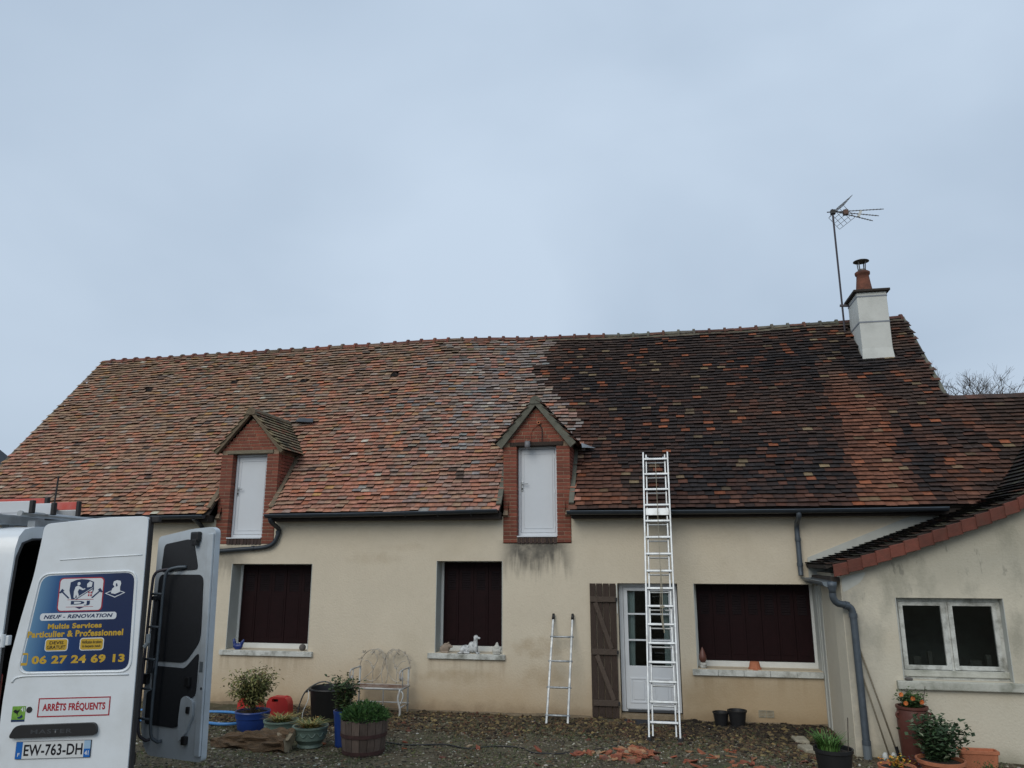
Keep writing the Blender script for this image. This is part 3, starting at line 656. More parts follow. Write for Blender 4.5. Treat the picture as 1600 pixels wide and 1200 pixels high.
# --- dormers
BR = {}
def brick_mesh(l, h=0.056, d=0.10, m='brick'):
    k = (round(l, 3), h, m, d)
    if k not in BR:
        b = MB(); b.cbox((-l/2, -d/2, -h/2), (l/2, d/2, h/2), 0.004); BR[k] = mesh_only(b, 'brick', m)
    return BR[k]
def dormer(cx, x_left, variant):
    zb, ze, za, hw, pw = 2.82, 4.66, 5.36, DW, 0.258
    yf = YF-0.015; ax = za-0.06
    core = MB()                                       # mortar core behind the bricks, with the door opening
    dx0, dx1 = cx-0.365, cx+0.365
    core.xz([(cx-hw+0.012, zb+0.01), (cx+hw-0.012, zb+0.01), (cx+hw-0.012, ze-0.02), (cx, ax), (cx-hw+0.012, ze-0.02)], YF-0.009, YF+0.30, [[(dx0-0.014, 2.93), (dx1+0.014, 2.93), (dx1+0.014, 4.60), (dx0-0.014, 4.60)]])
    for sx in (-1, 1):                                # cheeks
        xo = cx+sx*(hw-0.012); xi = cx+sx*(hw-0.10)
        yb = lambda z: Y0+(z-Z0)/1.138+0.25
        core.plate([(YF+0.30, zb+0.3), (yb(zb+0.5), zb+0.5), (yb(ze), ze), (YF+0.30, ze)], [], lambda a, b: (xo, a, b), lambda a, b: (xi, a, b))
    d = core.build('dormer', 'mortar', house)
    rows = int((ze-0.045-zb)/0.0675)
    for r in range(rows):                             # brick piers either side of the door
        z = zb+0.034+r*0.0675
        for sx in (-1, 1):
            xo = cx+sx*hw; xin = cx+sx*(hw-pw)
            runs = [(xo, xo-sx*pw)] if r % 2 else [(xo, xo-sx*pw/2), (xo-sx*pw/2, xin)]
            for a, b in runs:
                l = abs(b-a)-0.008; place(brick_mesh(l, d=0.16), 'brick', d, Vector(((a+b)/2+random.uniform(-.002, .002), yf+0.08+random.uniform(-.003, .003), z))-HL, (0, random.gauss(0, .006), 0))
    z = ze-0.01; r = 0                                # gable bricks
    while z < za-0.12:
        half = (za-0.07-z-0.03)/(za-0.10-ze)*(hw-0.0)*0.98
        half = min(half, hw)
        x = cx-half; first = 0.11 if r % 2 else 0.22
        while x < cx+half-0.03:
            l = min(first, cx+half-x); first = 0.22
            if cx+half-(x+l) < 0.035: l = cx+half-x
            place(brick_mesh(round(max(l-0.009, 0.02), 3)), 'brick', d, Vector((x+l/2, yf+0.05+random.uniform(-.003, .003), z+0.034))-HL); x += l
        z += 0.0675; r += 1
    for r in range(rows):                             # bricks of the right-hand cheek
        z = zb+0.034+r*0.0675; y = YF+0.115; ylim = Y0+(z-Z0)/1.138-0.02
        k = 0.11 if r % 2 else 0.22
        while y < ylim:
            l = min(k, ylim-y); k = 0.22
            if l > 0.03: place(brick_mesh(round(l-0.008, 3)), 'brick', d, Vector((cx+hw-0.04, y+l/2, z))-HL, (0, 0, pi/2))
            y += l
    n = 10                                            # soldier course under the door
    for k in range(n):
        x = dx0+(dx1-dx0)*(k+0.5)/n; b = brick_mesh(0.062, 0.115, 0.14, 'sillbrick'); place(b, 'sill_brick', d, Vector((x, yf+0.06, 2.868))-HL)
    # lintel
    mb = MB(); mb.cbox((cx-0.50, YF-0.035, 4.585), (cx+0.50, YF+0.12, 4.655), 0.008); mb.build('lintel', 'wood_grey' if variant == 1 else 'wood_dark', d)
    # door: frame, leaf, handle
    mb = MB(); yd = YF+0.13
    mb.xz(hole((dx0, 2.935, dx1, 4.585)), yd, yd+0.06, [hole((dx0+0.045, 3.0, dx1-0.045, 4.54))]); mb.build('door_frame', 'pvc', d, bevel=0.004)
    mb = MB(); mb.cbox((dx0+0.05, yd+0.012, 3.005), (dx1-0.05, yd+0.05, 4.535), 0.006); mb.build('door', 'pvc', d)
    mb = MB(); mb.xz(hole((dx0+0.10, 3.08, dx1-0.09, 4.46)), yd+0.004, yd+0.0115, [hole((dx0+0.112, 3.092, dx1-0.102, 4.448))]); mb.build('door_beading', 'pvc', d)
    for hz_ in (3.15, 3.75, 4.4):
        mb = MB(); mb.cbox((dx1-0.052, yd-0.008, hz_-0.04), (dx1-0.036, yd+0.011, hz_+0.04), 0.003); mb.build('door_hinge', 'pvc', d)
    mb = MB(); mb.box((dx0, YF-0.04, 2.925), (dx1, yd+0.02, 2.945)); mb.build('door_sill', 'pvc', d)
    hx, hz = dx0+0.075, 3.86
    mb = MB(); mb.cbox((hx-0.016, yd-0.004, hz-0.10), (hx+0.016, yd+0.011, hz+0.08), 0.005); mb.tube([(hx, yd-0.001, hz+0.03), (hx, yd-0.05, hz+0.03), (hx+0.115, yd-0.05, hz+0.035)], 0.009, 8); mb.build('door_handle', 'alu', d)
    mb = MB(); mb.lathe([(0.016, 0), (0.016, 0.016)], (hx, yd-0.006, hz-0.055), 12, 'y'); mb.build('keyhole', 'black', d)
    # roof of the dormer: two slopes of tiles down to an overhanging eave
    slope = 1.14; over = 0.10; eaveh = hw+over; L_ = sqrt(eaveh**2*(1+slope**2)); ang = math.atan(slope); rf = YF-0.13
    ridge_z = za+0.08
    def DP(sx, u, y, h=0):   # u: distance down from the ridge
        return Vector((cx+sx*(u*cos(ang)+h*sin(ang)), y, ridge_z-u*sin(ang)+h*cos(ang)))
    def yback(z): return Y0+(z-Z0)/1.138+0.08
    mb = MB()
    for sx in (-1, 1):
        mb.add([DP(sx, 0, rf+0.06), DP(sx, L_-0.02, rf+0.06), DP(sx, L_-0.02, yback(ridge_z-(L_)*sin(ang))), DP(sx, 0, yback(ridge_z))], [(0, 1, 2, 3)])
    dr = mb.build('dormer_roof', 'soot', d); q = dr.modifiers.new('thick', 'SOLIDIFY'); q.thickness = 0.035
    stuff = MB(); nr = int(L_/0.09)
    for sx in (-1, 1):
        for r in range(nr+1):
            u = L_-r*0.093+0.02; y = rf+(0.07 if r % 2 else 0.0)
            if u < 0.06: continue
            zz = ridge_z-u*sin(ang)
            while y < yback(zz)+0.05:
                w = 0.15*random.uniform(0.9, 1.12); g, f = tile_geo(w, max(0, random.gauss(0.004, 0.006)), l=min(0.19, u-0.01))
                tx = Vector((0, sx*1.0, 0)); ty = -(DP(sx, 1, 0)-DP(sx, 0, 0)).normalized(); nn = tx.cross(ty).normalized()
                m = Matrix((tx, ty, nn)).transposed() @ Matrix.Rotation(random.gauss(0, .02), 3, 'Z'); m = m.to_4x4(); m.translation = DP(sx, u, y+w/2, 0.0)
                c = pick([(1, (0.25, 0.20, 0.12)), (0.5, (0.20, 0.15, 0.10)), (0.25, (0.10, 0.085, 0.06)), (0.2, (0.26, 0.13, 0.08))]) if variant == 1 else pick([(1, BRN), (0.6, BLK), (0.5, RBR), (0.3, GRY)])
                if variant == 1 and sx == 1: place(tile_mesh(w, 0.004), 'roof_tile', d, None, color=c, mtx=TR @ m)
                else: stuff.cur = c; stuff.add([m @ Vector(q_) for q_ in g], f)
                y += w+0.004
    kind(stuff.build('dormer_tile_field', 'tile', d), 'stuff')
    # verge along the front of the gable
    mb = MB()
    wv = 0.045 if variant == 1 else 0.115
    for sx in (-1, 1):
        a = [DP(sx, 0.0, 0, 0.02), DP(sx, L_+0.01, 0, 0.02), DP(sx, L_+0.01, 0, -wv), DP(sx, 0.0, 0, -wv*1.0)]
        a[3] = Vector((cx, 0, a[3].z-0.03)); a[0] = Vector((cx, 0, a[0].z+0.03))
        pts = [(p.x, p.z) for p in a]
        if sx < 0: pts = pts[::-1]
        mb.xz(pts, rf+0.02-0.004*(sx > 0), YF-0.02)
    mb.build('verge_board', 'moss_mortar' if variant == 1 else 'grey_mortar', d)
    # ridge capping
    mb = MB(); pts = []
    for k in range(9): a = radians(-30)+radians(240)*k/8; pts.append((cx+0.10*cos(a), ridge_z-0.03+0.10*sin(a)))
    n = len(pts); mb.add([(a, rf+0.0, b) for a, b in pts]+[(a, yback(ridge_z)+0.1, b) for a, b in pts], [(i, i+1, n+i+1, n+i) for i in range(n-1)]+[tuple(range(n))]); mb.build('ridge_cap', 'moss_mortar' if variant == 1 else 'grey_mortar', d)
    # mortar flashing where the cheek meets the roof
    for sx in (-1, 1):
        mb = MB(); xx = cx+sx*(hw+0.035)
        mb.beam(RP(xx, 0.12, 0.05), RP(xx, 1.60, 0.05), 0.09, 0.05, NRM)
        mb.build('cheek_flashing', 'moss_mortar' if variant == 1 else 'grey_mortar', d)
    if variant == 2:
        mb = MB(); mb.add([(cx+hw+0.17, YF+0.50, 4.60), (cx+hw+0.42, YF+0.62, 4.60), (cx+hw+0.30, YF+0.75, 4.66), (cx+hw+0.14, YF+0.70, 4.72)], [(0, 1, 2, 3)])
        o = mb.build('metal_flashing', 'alu', d); q = o.modifiers.new('thick', 'SOLIDIFY'); q.thickness = 0.004
        # lamp with its cables, and the hole they come from
        lx = cx-0.155
        mb = MB(); mb.lathe([(0.03, 0.0), (0.052, -0.01), (0.055, -0.075), (0.048, -0.125), (0.02, -0.135)], (lx, YF-0.085, 4.66), 16); mb.build('lamp', mat('lamp_grey', (0.16, 0.16, 0.17), 0.5, 0.1), d, smooth=True)
        mb = MB(); mb.beam((lx, YF-0.09, 4.665), (lx, YF+0.02, 4.665), 0.10, 0.014); mb.build('lamp_bracket', 'antenna', d)
        hx, hz = cx+0.055, 5.01
        mb = MB(); mb.lathe([(0.018, 0), (0.034, 0), (0.034, 0.06), (0.018, 0.06)], (hx, YF-0.075, hz), 14, 'y', close=False); mb.build('cable_duct', 'terracotta', d)
        mb = MB(); mb.tube(bez([(hx, YF-0.05, hz-0.01), (hx+0.05, YF-0.04, hz-0.10), (hx+0.06, YF-0.04, hz-0.20), (hx+0.055, YF-0.04, hz-0.34)]), 0.008, 6)
        mb.build('cable', 'black', d)
        mb = MB(); mb.tube(bez([(hx-0.01, YF-0.036, hz-0.02), (hx-0.12, YF-0.036, hz-0.12), (hx-0.155, YF-0.036, hz-0.22), (hx-0.16, YF-0.036, hz-0.34)]), 0.005, 6); mb.build('cable', 'brick', d)
    else:
        mb = MB(); mb.add([RP(cx+0.24, 2.60, 0.17), RP(cx+0.66, 2.57, 0.15), RP(cx+0.62, 2.72, 0.14), RP(cx+0.28, 2.74, 0.15)], [(0, 1, 2, 3)])
        o = mb.build('slipped_slate', 'slate', d); q = o.modifiers.new('thick', 'SOLIDIFY'); q.thickness = 0.015
    return d
dormer(D1C, -8.6, 1)
dormer(D2C, -2.83, 2)

# --- windows with folded-out louvred shutter leaves
def window(r, nl, name_extra=None):
    x0, z0, x1, z1 = r; fr = MB(); yi = YF+0.36; e = 0.055
    fr.xz(hole((x0, z0, x1, z1)), yi-0.03, yi+0.10, [hole((x0+e, z0+0.09, x1-e, z1-0.02))])
    w = fr.build('window', 'white_paint', house)
    a, b = x0+e+0.003, x1-e-0.003; lw = (b-a)/nl; zb, zt = z0+0.095, z1-0.024
    for k in range(nl):
        xa, xb_ = a+k*lw+0.003, a+(k+1)*lw-0.003; m = MB(); off = 0.006*(k % 2)
        st = 0.055
        zl0, zl1 = zt-0.50, zt-0.16
        m.xz(hole((xa, zb, xb_, zt)), yi-0.012+off, yi+0.012+off, [hole((xa+st, zl0, xb_-st, zl1))])
        ns = 8
        lv = MB()
        for q in range(ns):
            zz = zl0+(zl1-zl0)*(q+0.5)/ns; lv.beam((xa+st, yi-0.004+off, zz), (xb_-st, yi-0.004+off, zz), 0.006, 0.038, (0, -0.35, 0.94))
        lv.build('louvre', 'louvre', w)
        m.box((xa+st, yi+0.02+off, zl0), (xb_-st, yi+0.024+off, zl1))
        m.cbox((xa+st*0.7, yi-0.018+off, zb+0.10), (xb_-st*0.7, yi-0.0125+off, zl0-0.10), 0.004)
        m.build('shutter_leaf', 'burgundy', w)
    m = MB(); m.box((x0+0.01, yi+0.05, z0+0.01), (x1-0.01, yi+0.12, z1-0.01)); m.build('blackout', 'void', w)
    return w
def sill(parent, x0, x1, z0, z1, yf_, ywall, m='old_white'):
    b = MB(); b.cbox((x0, yf_, z0), (x1, ywall, z1), 0.008); return b.build('window_sill', m, parent)
w1 = window(W1, 5); sill(w1, -8.30, -6.42, 0.775, 0.865, YF-0.055, YF+0.34)
w2 = window(W2, 4); sill(w2, -4.20, -2.785, 0.805, 0.895, YF-0.055, YF+0.34)
w3 = window(W3, 7); 
b = MB(); n = 5
for k in range(n):
    xa = 0.42+(2.495-0.42)*k/n; xb_ = 0.42+(2.495-0.42)*(k+1)/n
    b = MB(); b.cbox((xa+0.002, YF-0.055, 0.648), (xb_-0.002, YF+0.34, 0.74), 0.006); b.build('sill_tile', 'old_white', w3)
# painted reveals (thin plaster lining)
for r, w in ((W1, w1), (W2, w2), (W3, w3)):
    m = MB(); m.box((r[0]+0.001, YF-0.004, r[1]), (r[0]+0.012, YF+0.329, r[3]-0.001)); m.build('reveal', 'plaster_strip', w)
    m = MB(); m.box((r[2]-0.012, YF-0.004, r[1]), (r[2]-0.001, YF+0.329, r[3]-0.001)); m.build('reveal', 'plaster_strip', w)

# --- entrance door
m = MB(); yd = YF+0.20; x0, x1, zt = DR[0]+0.012, DR[2]-0.012, 2.115
m.xz(hole((x0, 0.0, x1, zt)), yd, yd+0.07, [hole((x0+0.07, 0.04, x1-0.07, zt-0.06))]); ed = m.build('entrance_door', 'pvc', house, bevel=0.004)
gx0, gx1, gz0, gz1 = x0+0.145, x1-0.145, 0.74, 1.99
m = MB(); pn = [(-0.63, 0.14, -0.335, 0.55), (-0.235, 0.14, 0.06, 0.55)]
m.xz(hole((x0+0.075, 0.045, x1-0.075, zt-0.065)), yd-0.012, yd+0.045, [hole((gx0, gz0, gx1, gz1))])
leaf = m.build('door_leaf', 'pvc', ed, bevel=0.004)
cxm = (gx0+gx1)/2
for p in pn:
    m = MB(); m.xz(hole(p), yd-0.022, yd-0.0125, [hole((p[0]+0.03, p[1]+0.03, p[2]-0.03, p[3]-0.03))]); m.cbox((p[0]+0.055, yd-0.021, p[1]+0.055), (p[2]-0.055, yd-0.0125, p[3]-0.055), 0.006); m.build('door_panel', 'pvc', ed, bevel=0.004)
m = MB(); m.box((cxm-0.018, yd-0.010, gz0), (cxm+0.018, yd+0.035, gz1)); m.build('glazing_bar', 'pvc', ed)
for zz in (1.165, 1.60):
    for a, b in ((gx0, cxm-0.019), (cxm+0.019, gx1)):
        m = MB(); m.box((a, yd-0.008, zz-0.013), (b, yd+0.033, zz+0.013)); m.build('glazing_bar', 'pvc', ed)
zs = [gz0, 1.152, 1.178, 1.587, 1.613, gz1]
for a, b in ((gx0, cxm-0.019), (cxm+0.019, gx1)):
    for k in range(3):
        m = MB(); m.box((a, yd+0.012, zs[2*k]), (b, yd+0.016, zs[2*k+1])); m.build('pane', 'glass', ed)
m = MB()
for (xa, xb2, k) in ((gx0-0.02, gx0+0.13, 1), (gx1-0.10, gx1+0.02, -1)):
    n = 14; top = [Vector((xa+(xb2-xa)*i/n, yd+0.12+0.012*sin(i*1.9), 2.0)) for i in range(n+1)]
    bot = [Vector((xa+(xb2-xa)*i/n*(0.8 if k > 0 else 1), yd+0.12+0.012*sin(i*1.9), 0.72)) for i in range(n+1)]
    m.add(top+bot, [(i, i+1, n+2+i, n+1+i) for i in range(n)])
m.build('curtain', 'curtain', ed, smooth=True)
m = MB(); hx = x1-0.105; m.cbox((hx-0.018, yd-0.024, 0.90), (hx+0.018, yd-0.012, 1.12), 0.005); m.tube([(hx, yd-0.02, 1.05), (hx, yd-0.07, 1.05), (hx-0.12, yd-0.07, 1.05)], 0.010, 8); m.build('door_handle', 'pvc', ed)
m = MB(); m.box((x0+0.1, yd-0.03, 0.0), (x1-0.1, yd-0.001, 0.035)); m.build('threshold_bar', 'print_grey', ed)

# --- plank shutter standing open by the door
m = MB(); PS = (-1.276, -0.815, -0.085, 2.12); yps = YF-0.055
ps = None
pl_n = 4; pw_ = (PS[1]-PS[0])/pl_n
m = MB(); m.cbox((PS[0]+0.01, yps-0.034, 1.81), (PS[1]-0.005, yps-0.006, 1.90), 0.004)
ps = m.build('plank_shutter', 'wood_ledge', house)
for zz in (0.82, -0.0):
    m = MB(); m.cbox((PS[0]+0.03, yps-0.034, zz+0.12), (PS[1]-0.005, yps-0.006, zz+0.215), 0.004); m.build('ledge', 'wood_ledge', ps)
for (a, b) in (((PS[0]+0.10, 1.80), (PS[1]-0.10, 1.04)), ((PS[0]+0.11, 0.93), (PS[1]-0.08, 0.22))):
    m = MB(); m.beam((a[0], yps-0.019, a[1]), (b[0], yps-0.019, b[1]), 0.024, 0.075, (1, 0, 1)); m.build('brace', 'wood_ledge', ps)
for k in range(pl_n):
    m = MB(); m.cbox((PS[0]+k*pw_+0.006, yps-0.004+random.uniform(0, .006), PS[2]+random.uniform(0, 0.02)), (PS[0]+(k+1)*pw_-0.006, yps+0.022, PS[3]), 0.004); m.build('plank', 'wood_dark', ps)
for zz in (1.855, 0.985, 0.165):
    m = MB(); m.cbox((PS[1]-0.012, yps-0.045, zz-0.03), (PS[1]+0.02, yps-0.002, zz+0.03), 0.004); m.build('hinge', 'black', ps)
m = MB(); m.box((PS[1]+0.008, yps-0.0, 1.62), (PS[1]+0.02, yps+0.05, 2.11)); m.build('shutter_edge', 'white_paint', ps)
# wall vent grilles
for k in range(2):
    xa = 1.44+k*0.125; m = MB(); m.xz(hole((xa, 0.02, xa+0.115, 0.13)), YF-0.012, YF-0.001, [hole((xa+0.012, 0.032, xa+0.103, 0.118))])
    g = m.build('wall_vent', 'stone', house); m = MB()
    for q in range(4): m.box((xa+0.012, YF-0.009, 0.036+q*0.021), (xa+0.103, YF-0.002, 0.047+q*0.021))
    m.build('vent_slats', 'stone', g)
# white plaster flashing on the wall above the annex roof, and the corner strip
m = MB(); topl = [(2.40, 2.56), (3.0, 2.80), (3.6, 3.04), (4.1, 3.24), (4.3, 3.295), (4.95, 3.298)]
m.xz([(p[0], p[1]-0.45) for p in topl]+topl[::-1], YF-0.02, YF-0.001); m.build('wall_flashing', 'plaster_strip', house)

# --- gutters and pipes
def gutter(pts, r, name, m, parent, thick=0.006, axis=None):
    mb = MB(); n = 8; vs = []; fs = []; P = [V3(p) for p in pts]; d = (P[-1]-P[0]).normalized(); sdv = d.cross(Vector((0, 0, 1))).normalized()
    for p in P:
        for k in range(n+1):
            a = pi+pi*k/n; vs.append(p+sdv*r*cos(a)+Vector((0, 0, r*sin(a))))
    for i in range(len(P)-1):
        for k in range(n): fs.append((i*(n+1)+k, (i+1)*(n+1)+k, (i+1)*(n+1)+k+1, i*(n+1)+k+1))
    for e in (0, len(P)-1): fs.append(tuple(e*(n+1)+k for k in range(n+1)))
    mb.add(vs, fs); o = mb.build(name, m, parent, smooth=False); q = o.modifiers.new('thick', 'SOLIDIFY'); q.thickness = thick
    for sgn in (-1, 1):
        b = MB(); b.tube([p+sdv*sgn*r for p in P], 0.009, 6); b.build('gutter_bead', 'zinc' if sgn == (1 if sdv.y < 0 else -1) else m, o)
    return o
GY, GZ = 13.385, 3.355
for (a, b, za_, zb_) in ((-14.4, -8.66, GZ+0.0, GZ+0.0), (-7.36, -2.86, GZ+0.0, GZ+0.045), (-1.61, 4.55, GZ-0.0, GZ-0.01)):
    n = 10; g = gutter([(a+(b-a)*k/n, GY, za_+(zb_-za_)*k/n-0.012*sin(pi*k/n)) for k in range(n+1)], 0.062, 'gutter', 'dark_gutter', house)
    x = a+0.3
    while x < b:
        k = MB(); pts = [(x, GY+0.066*cos(t), GZ+0.0+0.066*sin(t)) for t in [pi+pi*i/8 for i in range(9)]]; k.tube(pts, 0.006, 5); k.build('gutter_bracket', 'dark_gutter', g); x += 0.62
def pipe(name, pts, r, m, parent, collars=()):
    mb = MB(); mb.tube(pts, r, 14); o = shade_auto(mb.build(name, m, parent), 50)
    for c, ax in collars:
        b = MB(); c = V3(c); dd = V3(ax).normalized()*0.03; b.tube([c-dd, c+dd], r*1.18, 14); b.build('pipe_collar', m, o)
    return o
pipe('downpipe', bez([(-7.27, GY, GZ-0.05), (-7.26, GY+0.05, 3.22), (-7.24, YF-0.06, 3.10), (-7.25, YF-0.06, 2.98), (-7.33, YF-0.06, 2.83), (-7.52, YF-0.06, 2.755), (-8.0, YF-0.06, 2.72), (-8.5, YF-0.06, 2.69), (-8.75, YF-0.06, 2.74), (-8.86, YF-0.06, 2.95), (-8.87, YF-0.08, 3.15), (-8.87, GY, GZ-0.05)], 6), 0.042, 'dark_gutter', house, [((-7.243, YF-0.06, 3.04), (0, 0, 1)), ((-7.75, YF-0.06, 2.735), (1, 0, 0.06))])
pipe('downpipe', bez([(2.262, GY, GZ-0.05), (2.262, GY+0.03, 3.22), (2.262, YF-0.08, 3.08), (2.262, YF-0.08, 2.7), (2.262, YF-0.08, 2.40), (2.262, YF-0.10, 2.27)], 5), 0.042, 'zinc', house, [((2.262, YF-0.08, 2.86), (0, 0, 1)), ((2.262, YF-0.08, 2.45), (0, 0, 1))])

# --- chimney
ch = MB(); cx0, cx1, cy0, cy1 = 4.275, 4.865, 16.25, 17.02
ch.plate([(cy0-0.05, 6.36), (cy0, 6.80), (cy0, 8.02), (cy1, 8.02), (cy1, 6.9)], [], lambda a, b: (cx0-0.0, a, b), lambda a, b: (cx1, a, b))
for v in range(len(ch.v)):
    x, y, z = ch.v[v]
    if z < 6.5: ch.v[v] = (x+(-0.035 if x < 4.5 else 0.035), y, z)
chim = ch.build('chimney', 'chimney_render', roof, bevel=0.012)
for zz, e in ((7.365, 0.006), (7.93, 0.006)):
    b = MB(); b.box((cx0-e, cy0-e, zz-0.016), (cx1+e, cy1+e, zz+0.016)); b.build('chimney_band', 'chimney_band', chim)
b = MB(); b.cbox((cx0-0.065, cy0-0.065, 8.022), (cx1+0.065, cy1+0.065, 8.075), 0.012); b.build('chimney_cap', 'soot', chim)
pcx, pcy = 4.535, 16.62
b = MB(); b.lathe([(0.175, 8.07), (0.175, 8.13), (0.162, 8.2), (0.135, 8.42), (0.125, 8.52), (0.15, 8.54), (0.155, 8.59), (0.13, 8.61), (0.10, 8.61), (0.10, 8.40)], (pcx, pcy, 0), 24, close=False); b.build('chimney_pot', 'sooty_terracotta', chim, smooth=True)
b = MB(); b.lathe([(0.001, 8.90), (0.07, 8.89), (0.16, 8.855), (0.165, 8.845), (0.07, 8.86), (0.001, 8.865)], (pcx, pcy, 0), 24, close=False)
for k in range(4):
    a = pi/4+k*pi/2; b.beam((pcx+0.075*cos(a), pcy+0.075*sin(a), 8.58), (pcx+0.10*cos(a), pcy+0.10*sin(a), 8.87), 0.022, 0.012)
b.lathe([(0.085, 8.57), (0.085, 8.66)], (pcx, pcy, 0), 16); b.build('chimney_cowl', 'antenna', chim)

# ---------------------------------------------------------------- TV antenna
ant = thing('antenna', 'tall rooftop television antenna on a dark mast strapped to the white chimney', 'antenna', (4.14, 16.95, 7.35)); ax_, ay_ = 4.14, 16.95
m = MB(); m.tube([(ax_+0.0, ay_, 7.25), (ax_, ay_, 10.28)], 0.021, 10); m.build('mast', 'mast', ant)
m = MB(); m.beam((ax_-0.05, ay_, 7.98), (cx0, ay_-0.02, 7.96), 0.05, 0.045); m.build('bracket', 'mast', ant)
m = MB(); m.cbox((ax_-0.045, ay_-0.045, 10.16), (ax_+0.06, ay_+0.045, 10.26), 0.008); m.tube([(ax_-0.12, ay_, 10.22), (ax_+0.12, ay_, 10.215)], 0.012, 6); m.build('clamp', 'black', ant)
bd = Vector((0.95, 0.30, 0.0)).normalized(); bs = Vector((-0.30, 0.95, 0)).normalized(); bp = Vector((ax_+0.03, ay_, 10.22))
for k, (o_, dz, ln) in enumerate(((-0.02, 0.14, 1.22), (0.0, -0.02, 1.08), (-0.03, -0.14, 0.92))):
    st = bp+bd*0.05; en = bp+bd*ln+Vector((0, 0, dz*1.1-0.02)); m = MB(); m.tube([st, en], 0.009, 6)
    n = 14
    for q in range(3, n):
        c = st.lerp(en, q/n); m.tube([c-bs*0.03, c+bs*0.03], 0.004, 4)
        m.tube([c-Vector((0, 0, 0.02)), c+Vector((0, 0, 0.02))], 0.004, 4)
    m.build('director_boom', 'antenna', ant)
m = MB(); c = bp+bd*0.28; m.cbox(c-Vector((0.055, 0.05, 0.065)), c+Vector((0.055, 0.05, 0.055)), 0.012); m.build('dipole_box', mat('brown_plastic', (0.16, 0.08, 0.05), 0.6), ant)
m = MB(); c = bp+bd*0.66; m.beam(c+Vector((0, 0, 0.06)), c-bd*0.08+Vector((0, 0, -0.09)), 0.03, 0.05); m.build('boom_spacer', 'white_paint', ant)
for sgn in (1, -1):                                    # corner reflector: two wire grids
    m = MB(); a0 = bp+bd*0.05; tip = bd*(0.24)+Vector((0, 0, sgn*0.27))
    for k in range(5): m.tube([a0-bs*0.32+tip*k/4, a0+bs*0.32+tip*k/4], 0.005, 5)
    for k in range(5): m.tube([a0+bs*0.32*(k/2-1), a0+bs*0.32*(k/2-1)+tip], 0.005, 5)
    m.build('reflector_grid', 'antenna', ant)

# ---------------------------------------------------------------- annex on the right
annex = thing('annex', 'cream annex projecting on the right with damp stained gable and sloping tile verge', 'annex', (2.58, 12.3, -0.2)); AL = Vector(annex.location)
YA = 12.30; WA = (3.31, 0.86, 4.745, 1.99)
m = MB(); xs = [2.58, 2.95, 3.54, 4.15, 4.76, 5.11, 5.45, 5.8, 6.25, 7.3, 9.0]
topw = [(x, az(x)-0.10) for x in xs]
m.xz([(2.58, -0.5), (9.0, -0.5)]+topw[::-1], YA, YA+0.35, [hole(WA)])
m.box((2.53, YA+0.35, -0.5), (2.93, YF-0.001, 2.33))
m.add([(2.58, YA+0.0005, -0.5), (2.58, YA+0.35, -0.5), (2.53, YA+0.35, -0.5), (2.58, YA+0.0005, 2.3), (2.58, YA+0.35, 2.3), (2.53, YA+0.35, 2.3)], [(0, 2, 5, 3), (0, 1, 2), (3, 5, 4)])
aw = m.build('wall', 'annex_wall', annex)
m = MB(); m.box((2.50, YF-0.075, -0.3), (2.529, YF-0.001, 2.10)); m.build('corner_strip', 'plaster_strip', annex); m = MB(); m.box((2.515, YF-0.24, -0.3), (2.5295, YF-0.076, 2.12)); m.build('corner_strip', 'plaster_strip', annex)
# white patch under the verge corner
m = MB(); m.xz(rpoly([(2.60, 2.05), (2.86, 2.20), (2.96, 2.36), (2.60, 2.27)], 0.06), YA-0.003, YA-0.001); m.build('plaster_patch', 'plaster_strip', annex)
# roof
YV = 12.16
def AP(t):   # walk along the flared profile by arc length
    for (a, u), (b, v) in zip(APROF[1:], APROF[2:]):
        l = math.hypot(b-a, v-u)
        if t <= l: return Vector((a+(b-a)*t/l, 0, u+(v-u)*t/l)), Vector((b-a, 0, v-u)).normalized()
        t -= l
    return Vector((b, 0, v)), Vector((b-a, 0, v-u)).normalized()
ATL = sum(math.hypot(b[0]-a[0], b[1]-a[1]) for a, b in zip(APROF[1:], APROF[2:]))
def vy(z): return Y0+(z-Z0)/1.138
m = MB(); vs = []; N = 30
for k in range(N+1):
    p, d = AP(ATL*k/N); vs += [(p.x, YV+0.03, p.z), (p.x, max(YF+0.3 if p.x < 4.9 else vy(p.z)+0.2, YV+0.2), p.z)]
m.add(vs, [(2*k, 2*k+2, 2*k+3, 2*k+1) for k in range(N)])
m.add([(7.3, YV, 5.6), (10.0, YV, 2.6), (10.0, 17, 2.6), (7.3, 17, 5.6)], [(0, 1, 2, 3)])
ar = m.build('roof', 'soot', annex); q = ar.modifiers.new('thick', 'SOLIDIFY'); q.thickness = 0.05; q.offset = 1
at = []; t = -0.02; row = 0
while t < ATL-0.05:
    p, d = AP(max(t, 0)); y = YV+(0.08 if row % 2 else 0.0); yend = (YF-0.03) if p.x < 4.80 else vy(p.z)+0.06
    while y < yend:
        w = 0.165*random.uniform(0.9, 1.08); n = Vector((-d.z, 0, d.x)); tx = Vector((0, -1, 0)); mm = Matrix((tx, d, n)).transposed() @ Matrix.Rotation(random.gauss(0, .02), 3, 'Z'); mm = mm.to_4x4()
        mm.translation = Vector((p.x, y+w/2, p.z))+n*(0.015+0.01*nz3(p.x*2, y*2))
        at.append((mm, w, pick([(1, (0.030, 0.027, 0.020)), (1.2, BLK), (0.5, BRN), (0.25, (0.055, 0.052, 0.034)), (0.10, RBR)]))); y += w+0.003
    t += EXP; row += 1
at.sort(key=lambda a: (0 if on_frame(a[0].translation) else 50)+(a[0].translation-camp).length)
st = MB(); ATR = Matrix.Translation(-AL)
